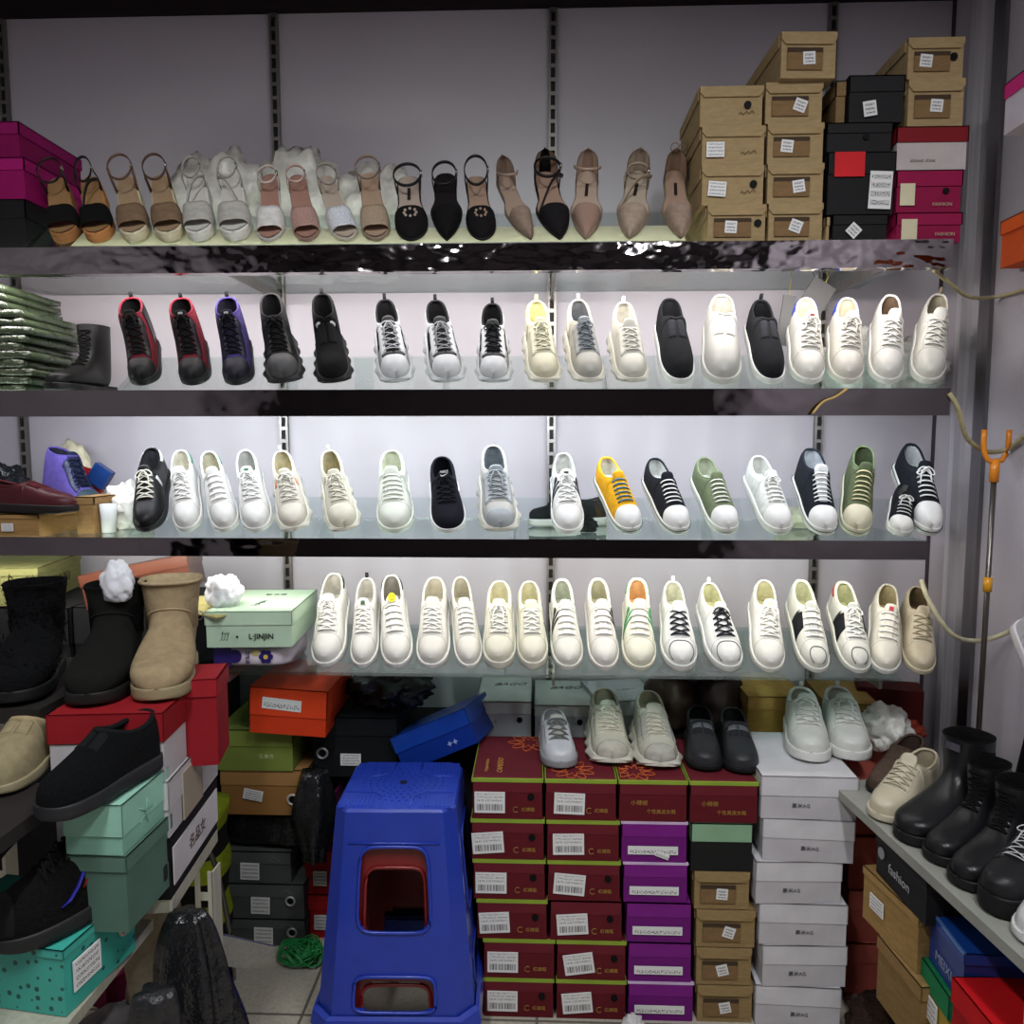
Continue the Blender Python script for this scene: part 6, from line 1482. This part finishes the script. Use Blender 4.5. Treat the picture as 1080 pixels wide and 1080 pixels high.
place(t, (-10, 1003), (96, 955), zt5 + .001, sc=.97)
b = MB(); b.tube([g.Q(s, u, .002) for s, u in ((.3, .84), (.35, .82), (.4, .74), (.46, .6))], [.002, .004, .004, .0035], 6, flat=.4); b.build('blue_mark', mat('1d1c8c', 'rubber'), t)
b = MB(); b.tube([g.Q(s, u, .002) for s, u in ((.43, .8), (.47, .72), (.52, .58))], [.002, .003, .003], 6, flat=.4); b.build('red_mark', mat('8c1820', 'rubber'), t)
crumple('foil_scrap', mat('a9a7a6', 'foil', rough=.3, metal=.6), (.05, .03, .02), 92, 'crumpled silver wrapper on the black fleece sneaker', 'wrapper', None, PY(88, 873, 1.28), amp=.5, flatb=False)
t, g = sneaker('dark sneaker with blue sole edge at the left edge behind the teal box sneaker', None, up='101115', so='1a1c2c', li='0e0e10', la='0e0e11', tongc='111114', seed=93, shape=WIN, seams=False, ku='fur', name='winter_sneaker', cat='sneaker', bow=False, nl=6, band='1d2152')
place(t, (-75, 950), (-8, 893), zt5 - .0, sc=.9)
# things hanging and lying at the bottom left
def hang(label, px, py, Y, zt, zb, r0, r1, m, seed, flut=7, name='hanging_bag', sq=.6, lean=0., cat='plastic bag'):
    b = MB(); rows = []; n = 26
    for i in range(n):
        tt = i / (n - 1); z = zt + (zb - zt) * tt; row = []; rad = r0 + (r1 - r0) * tt ** .7
        for j in range(40):
            a = 2*PI*j/40; q = noise.noise(Vector((math.cos(a) * 1.6, math.sin(a) * 1.6, tt * 2.2 + seed)))
            r = rad * (1 + .16 * math.sin(flut * a + seed + 2*tt) * (1 - .4*tt) + .45 * q)
            row.append(Vector((r * math.cos(a) + lean * tt, sq * r * math.sin(a), z)))
        rows.append(row)
    b.grid(rows, cv=True); b.fan(rows[0]); b.fan(rows[-1])
    p = PY(px, py, Y)
    return b.build(name, m, None, True, (p.x, Y, 0), label=label, cat=cat)
hang('black plastic bag hanging from the slotted steel post', 198, 960, 1.27, .62, .20, .03, .10, BLK, 2.1, lean=.02)
hang('dull black plastic bag bunched left of the hanging bag', 160, 980, 1.15, .56, .18, .03, .08, DKB, 5.2, flut=4, lean=.0)
hang('cream coloured cloth sack behind the black bags', 160, 990, 1.43, .56, .12, .05, .055, mat('8f8570', 'fabric'), 8.2, flut=3, name='cloth_sack', cat='sack')
b = MB(); b.tube([PY(126, 930, 1.40), PY(150, 925, 1.38), PY(165, 900, 1.4), PY(172, 880, 1.42)], .016, 8); b.build('rolled_strap', mat('9a8a73', 'fabric'), None, label='rolled beige strap hanging behind the teal box', cat='strap')
b = MB(); b.box(-.12, .12, -.10, .10, 0, .06); p = PY(118, 1010, 1.40); b.build('magenta_box', mat('6d1238', 'card'), None, False, (p.x - .1, 1.56, .30), (0, 0, -.4), label='dark magenta box between the teal box and the cream sack', cat='box')
crumple('grey_bag', mat('6e6a6c', 'fabric'), (.26, .2, .2), 94, 'grey cloth bag lying under the teal dotted box', 'bag', None, (PY(105, 1060, 1.34).x, 1.38, .226), amp=.18, freq=1.7)
b = MB(); b.box(-.14, .14, -.1, .1, 0, .14); b.build('low_platform', mat('4b4846', 'card'), None, False, (PY(105, 1060, 1.34).x, 1.38, 0), label='low dark platform on the floor under the grey cloth bag', cat='platform')
# silver tray, bent metal tube, striped bag
b = MB(); M_ = Matrix.Translation(PY(236, 1002, 1.52)) @ Matrix.Rotation(math.radians(-38), 4, 'Y') @ Matrix.Rotation(math.radians(-50), 4, 'X')
b.box(-.045, .045, -.11, .11, -.002, .002, M_); b.build('metal_sheet', mat('a9abac', 'steel', rough=.25, metal=.9), None, False, label='tilted grey metal sheet behind the hanging black bags', cat='metal sheet')
cord([PY(214, 893, 1.62), PY(224, 905, 1.64), PY(233, 935, 1.68), PY(241, 975, 1.72), PY(245, 1005, 1.76), PZ(247, 1032, .006)], .006, 'bent dark metal rod beside the grey boxes', mat('6b6660', 'steel', metal=.8), name='metal_rod', cat='rod')
t = thing('striped_sack', (PY(212, 950, 1.9).x, 1.885, 0), label='sack with black and yellow green stripes left of the grey boxes', cat='sack')
for k in range(8):
    z0_ = .02 + k * .062; b = MB(); rows = []
    for zc_ in (z0_, z0_ + .031, z0_ + .0622): rows.append([Vector(((.075 + .006*math.sin(zc_*40)) * math.copysign(abs(math.cos(a)) ** .6, math.cos(a)), .07 * math.copysign(abs(math.sin(a)) ** .6, math.sin(a)), zc_)) for a in [2*PI*q/28 for q in range(28)]])
    b.grid(rows, cv=True)
    if k in (0, 7): b.fan(rows[0] if k == 0 else rows[-1])
    b.build('stripe', mat('7c8a1c' if k % 2 else '151513', 'fabric'), t)

# ================================================================ right hand bench and its boots
ZBN = .62
A_, B_ = PZ(903, 850, ZBN), PZ(1080, 1012, ZBN); v_ = (B_ - A_).normalized()
A_ = A_ - v_ * .12; B_ = B_ + v_ * .3
b = MB(); T_ = .022
pl = [A_, B_, Vector((XR - .002, B_.y, ZBN)), Vector((XR - .002, A_.y + .12, ZBN))]
b.add([p for p in pl] + [p - Vector((0, 0, T_)) for p in pl], [(0, 1, 2, 3), (7, 6, 5, 4)] + [(i, (i+1) % 4, (i+1) % 4 + 4, i + 4) for i in range(4)])
t = thing('display_bench', (0, 0, 0), label='pale grey display board along the right wall carrying black boots', cat='bench'); b.build('board', mat('8f9088', 'card', rough=.35), t, False)
for (px, py) in ((912, 858), (1079, 1011)):
    q = PZ(px, py, ZBN - T_); b = MB(); b.box(q.x + .015, q.x + .04, q.y - .012, q.y + .012, 0, ZBN - T_ - .0005) if px > 1000 else b.box(XR - .06, XR - .035, q.y, q.y + .025, 0, ZBN - T_ - .0005); b.build('support', PSTM, t, False)
def sbox(lab, c0, c1, zt, h, w, **k): return cbox(lab, c0, c1, zt, h, w, side='R', **k)
t, w, d, h = sbox('black shoe box with white printed logo under the bench', (978, 926), (924, 872), .585, .105, .11, body='232325', lid='2a2a2c', lidh=.3)
b = MB(); b.cyl((-w/2 - .0018, d*.86, h*.55), .013, .002, 18, 'x'); b.build('round_print', mat('8d8f94', 'rubber'), t, False); sidelet(t, 'fashion', .03, mat('a9abb0', 'rubber'), w, d*.5, h*.4, -1, name='side_lettering')
zk = .478
t, w, d, h = sbox('open kraft shoe box under the black box, seen from its long side', (969, 968), (910, 912), zk, .125, .10, body='9a7c4c', lid='a38452', kb='kraft', lidh=.15); sidestick(t, w, d*.7, h*.5, .05, .035, 'rows', -1)
t, w, d, h = sbox('lower kraft shoe box beneath the open kraft box by the bench', (972, 1042), (925, 985), zk - .127, .15, .10, body='7f6640', lid='8a6f46', kb='kraft', lidh=.2)
t, w, d, h = sbox('glossy blue shoe box with a painted lit edge under the bench', (1017, 1006), (980, 957), .50, .11, .22, body='17357a', lid='15408f', kb='foil', lidh=.2)
b = MB(); b.box(-w/2 - .0012, -w/2 + .004, 0, d, h - .004, h + .0008); b.build('painted_lit_edge', mat('6c9be0', 'foil', metal=.5), t, False); sidelet(t, 'MEIXIA', .028, mat('8896b8', 'rubber'), w, d*.45, h*.3, -1, name='side_lettering')  # light along the lid edge painted as a paler blue strip
t, w, d, h = sbox('yellow shoe box with a green lid by the bench', (1001, 1052), (961, 993), .388, .115, .16, body='a98f38', lid='1f7a4c', lidh=.42); sidestick(t, w, d*.45, h*.32, .07, .05, 'rows', -1)
t, w, d, h = sbox('navy box under the green lidded yellow box', (1001, 1110), (966, 1046), .26, .12, .15, body='1d2350', lid='252c62', lidh=.4)
t, w, d, h = sbox('bright red shoe box at the bottom right corner with black lettering', (1050, 1086), (1004, 1030), .455, .16, .3, body='a31319', lid='bd151b', lidh=.3)
lettering('ATG', .06, mat('3a0c10', 'rubber'), t, (0, d*.45, h + .0004), (0, 0, 1.1), name='lid_lettering', bold=.001)
for k, (y0, y1) in enumerate(((842, 912), (905, 960), (955, 1010), (1005, 1060))):
    pass
zs = .001; hs_ = .145
for k in range(4):
    zt_s = zs + hs_ - .001
    t = shoe_box('salmon red shoe box, %s, right of the tall white stack' % ('lowest', 'second from the floor', 'third from the floor', 'topmost')[k], .17, .26, hs_ - .001, 'ab5347', 'b45b4e', .38, group='salmon boxes right of the white stack', loc=(PY(900, 1000, 1.90).x + .075, 1.92 + .004 * k, zs)); zs += hs_
# brown fluffy thing on floor
crumple('fleece_bundle', mat('3c2c24', 'fur'), (.16, .14, .14), 95, 'brown fleece bundle on the floor below the kraft boxes at the right', 'fleece', None, (PZ(930, 1085, .06).x, PZ(930, 1085, .06).y, .065), amp=.25)

# boots on the bench
BL = mat('18181a', 'leather', rough=.3)
def bench_boot(label, toe, heel, h, laced, z=ZBN, sc=1., wsc=1., solek='151515', roll=0):
    t = thing('ankle_boot', (0, 0, 0), label=label, cat='boot', group='black ankle boots on the right bench'); rows = boot_body(BL, mat('101010', 'fur'), t, h=.215, ht=h, wsc=wsc)
    boot_sole(t, mat(solek, 'rubber'), lug=.0015)
    if laced: front_laces(rows, mat('0e0e0f', 'fabric'), t, 13, 27, 7)
    else:
        for k0 in (0, 14):
            b = MB(); P_ = []
            for i in range(20, 29): c_ = sum((rows[i][q] for q in range(28)), Vector())/28; P_.append([rows[i][(k0 + j) % 28] + (rows[i][(k0 + j) % 28] - c_).normalized() * .001 for j in (-2, -1, 0, 1, 2)])
            b.grid(P_); b.build('elastic_panel', mat('101011', 'fabric'), t)
        b = MB(); q = rows[27][7]; b.box(-.016, .016, -.004, -.001, -.008, .008); b.build('metal_buckle', mat('a8a8a8', 'steel', metal=1.), t, False, q + Vector((0, -.002, 0)))
    place(t, toe, heel, z, L=.262, sc=sc); return t
t, _ = sneaker('cream sneaker half hidden behind the first black ankle boot', None, up='b7ae96', so='bdb59e', li='9b917a', la='b9b19a', seed=96, bow=False)
place(t, (924, 866), (985, 832), ZBN, sc=.95)
t, _ = sneaker('brown suede shoe with dark sole beside the tall white stack', None, up='4f4037', so='1e1b1a', li='3c302a', laces_on=False, eye='4b3d34', shape=LOAF, seams=False, ku='suede', name='suede_shoe', cat='shoe')
place(t, (922, 838), (985, 800), ZBN + .001, sc=.9)
bench_boot('black chelsea style ankle boot with a metal buckle, furthest on the bench', (953, 890), (1028, 862), .195, False, sc=1.0, wsc=1.05)
bench_boot('black lace up ankle boot, left one of the laced pair on the bench', (985, 912), (1055, 878), .185, True, sc=.9, wsc=.88)
bench_boot('black lace up ankle boot, right one of the laced pair on the bench', (1012, 938), (1085, 902), .185, True, sc=.9, wsc=.88)
DRB = dict(LOAF); DRB.update(zt=[(0, .04), (1, .045)], L=.27)
t, _ = sneaker('black chunky soled lace up shoe near the right edge of the bench', None, up='1b1b1d', so='111112', li='151516', la='b9babb', lr=.0018, nl=5, seed=97, shape={**DRB, 'o0': .53}, seams=False, name='derby_shoe', cat='shoe', eye='222224')
place(t, (1042, 964), (1120, 925), ZBN, sc=.98)
t, _ = sneaker('white sneaker toe at the right edge of the bench', None, up='c9c9c9', so='d3d3d1', li='b9b9b9', la='d0d0d0', seed=98, bow=False)
place(t, (1078, 996), (1160, 968), ZBN, sc=1.0)

# ================================================================ right wall things
ORG = 'b7481c'
t = shoe_box('orange shoe box sticking out from the right wall', .12, .14, .095, ORG, 'c2501f', .3, loc=(PY(1057, 262, 1.5).x + .135, 1.5, PY(1070, 266, 1.5).z), yaw=0); hole(t, -.042, .045, .009); sticker(t, -.008, .045, .035, .03, 'square', .3, y=-.001)
t = shoe_box('white box with pink lid high on the right wall', .12, .14, .1, 'b5adb5', 'b52a6c', .3, loc=(PY(1064, 110, 1.5).x + .13, 1.5, PY(1076, 112, 1.5).z))
# two small ledges that carry them
for (nm, o_) in (('under the orange shoe box', (1065, 266)), ('under the pink lidded box', (1071, 112))):
    q = PY(o_[0] + 5, o_[1], 1.5); b = MB(); b.box(q.x + .09, XR - .001, 1.505, 1.63, q.z - .008, q.z - .001); b.build('wall_ledge', mat('8e8890', 'card'), None, False, label='small pale wall ledge %s' % nm, cat='ledge')
# clothes fork
YP = 1.90; xp = PY(1043, 560, YP).x
t = thing('display_pole', (xp, YP, 0), (math.radians(-0.5), math.radians(.5), 0), 'steel pole with an orange hook fork leaning by the right wall', 'pole')
zt6 = PY(1043, 500, YP).z
b = MB(); b.cyl((0, 0, ZBN + .002), .0065, zt6 - ZBN, 12); b.build('rod', mat('6f6a66', 'steel', metal=.9), t)
OR2 = mat('d9831f', 'plastic')
b = MB(); b.cyl((0, 0, zt6 - .02), .011, .055, 12); b.build('hook_socket', OR2, t); b = MB()
pts = [Vector((s * (.006 + .024 * math.sin(min(1, q) * PI / 2)), 0, zt6 + .03 + .012 * q + (.055 * max(0, q - .4)))) for s in (1,) for q in (0, .3, .6, .9, 1.2, 1.5)]
b.tube([Vector((-p.x, 0, p.z)) for p in reversed(pts)] + pts[1:], .0065, 8); b.build('hook_fork', OR2, t)
b = MB(); zc_ = PY(1043, 617, YP).z; b.cyl((0, 0, zc_ - .018), .0105, .036, 12); b.build('clamp_ring', mat('d99a1f', 'plastic'), t)
# brush with red handle
YH = 1.80; q = PY(1066, 700, YH)
t = thing('dust_brush', (q.x, YH, 0), (0, math.radians(5), 0), 'dark brush with a red handle standing on the bench by the pole', 'brush')
z0_ = PY(1060, 720, YH).z; z1_ = PY(1060, 665, YH).z
b = MB(); b.cyl((0, 0, z0_), .014, z1_ - z0_, 14, r2=.017); b.build('handle', mat('8d1b22', 'plastic'), t); b = MB(); b.cyl((0, 0, z0_ - .09), .008, .09, 12); b.build('neck', mat('1b1b1c', 'plastic'), t)
b = MB(); b.cyl((0, 0, ZBN + .003), .03, z0_ - .09 - ZBN - .003, 16, r2=.018); b.build('bristles', mat('141414', 'fur'), t)
# vertical mullion strip shadow gap and shoe hung at the right edge
t, _ = sneaker('white shoe hung at the right edge of the photo above the boots', None, up='b9b6bb', so='c9c6c9', li='a9a5a8', la='c2bfc2', seed=99, bow=False)
q = PY(1128, 775, 1.5); t.matrix_world = Matrix.Translation((q.x, q.y, q.z)) @ Matrix.Rotation(math.radians(50), 4, 'X') @ Matrix.Scale(.9, 4)
CEIL_W, EXPO = 30, .0
# ================================================================ lights and view
CL = emis('f4f6ff', 14.)
for i, (x, y, lab) in enumerate(((-.55, .1, 'left'), (.55, .1, 'right'))):
    t = thing('ceiling_lamp', (x, y, ZC), label='long white ceiling tube lamp on the %s half of the ceiling' % lab, cat='ceiling lamp', group='ceiling tube lamps')
    b = MB(); b.box(-.05, .05, -.6, .6, -.04, 0); b.build('lamp_body', mat('dddddd', 'plastic'), t, False)
    b = MB(); b.box(-.02, .02, -.58, .58, -.06, -.0405); b.build('tube', CL, t, False)
    ld = bpy.data.lights.new('lamp_light', 'AREA'); ld.shape = 'RECTANGLE'; ld.size = .1; ld.size_y = 1.15; ld.energy = CEIL_W; ld.color = (.95, .97, 1)
    lo = bpy.data.objects.new('lamp_light', ld); COL.objects.link(lo); lo.location = (x, y, ZC - .075)
w = bpy.data.worlds.new('world'); SC.world = w; w.use_nodes = True
w.node_tree.nodes['Background'].inputs[0].default_value = (.5, .5, .55, 1); w.node_tree.nodes['Background'].inputs[1].default_value = .1
for o in list(COL.objects):
    for k in [k for k in o.keys() if k.startswith('_')]: del o[k]
vs = SC.view_settings; vs.view_transform = 'Standard'; vs.look = 'None'; vs.exposure = EXPO; vs.gamma = 1; vs.use_curve_mapping = False
SC.cycles.max_bounces = 7; SC.cycles.transparent_max_bounces = 24; SC.cycles.glossy_bounces = 3; SC.cycles.diffuse_bounces = 3
SC.cycles.use_denoising = True; SC.cycles.sample_clamp_indirect = 6; SC.cycles.caustics_reflective = False; SC.cycles.caustics_refractive = False
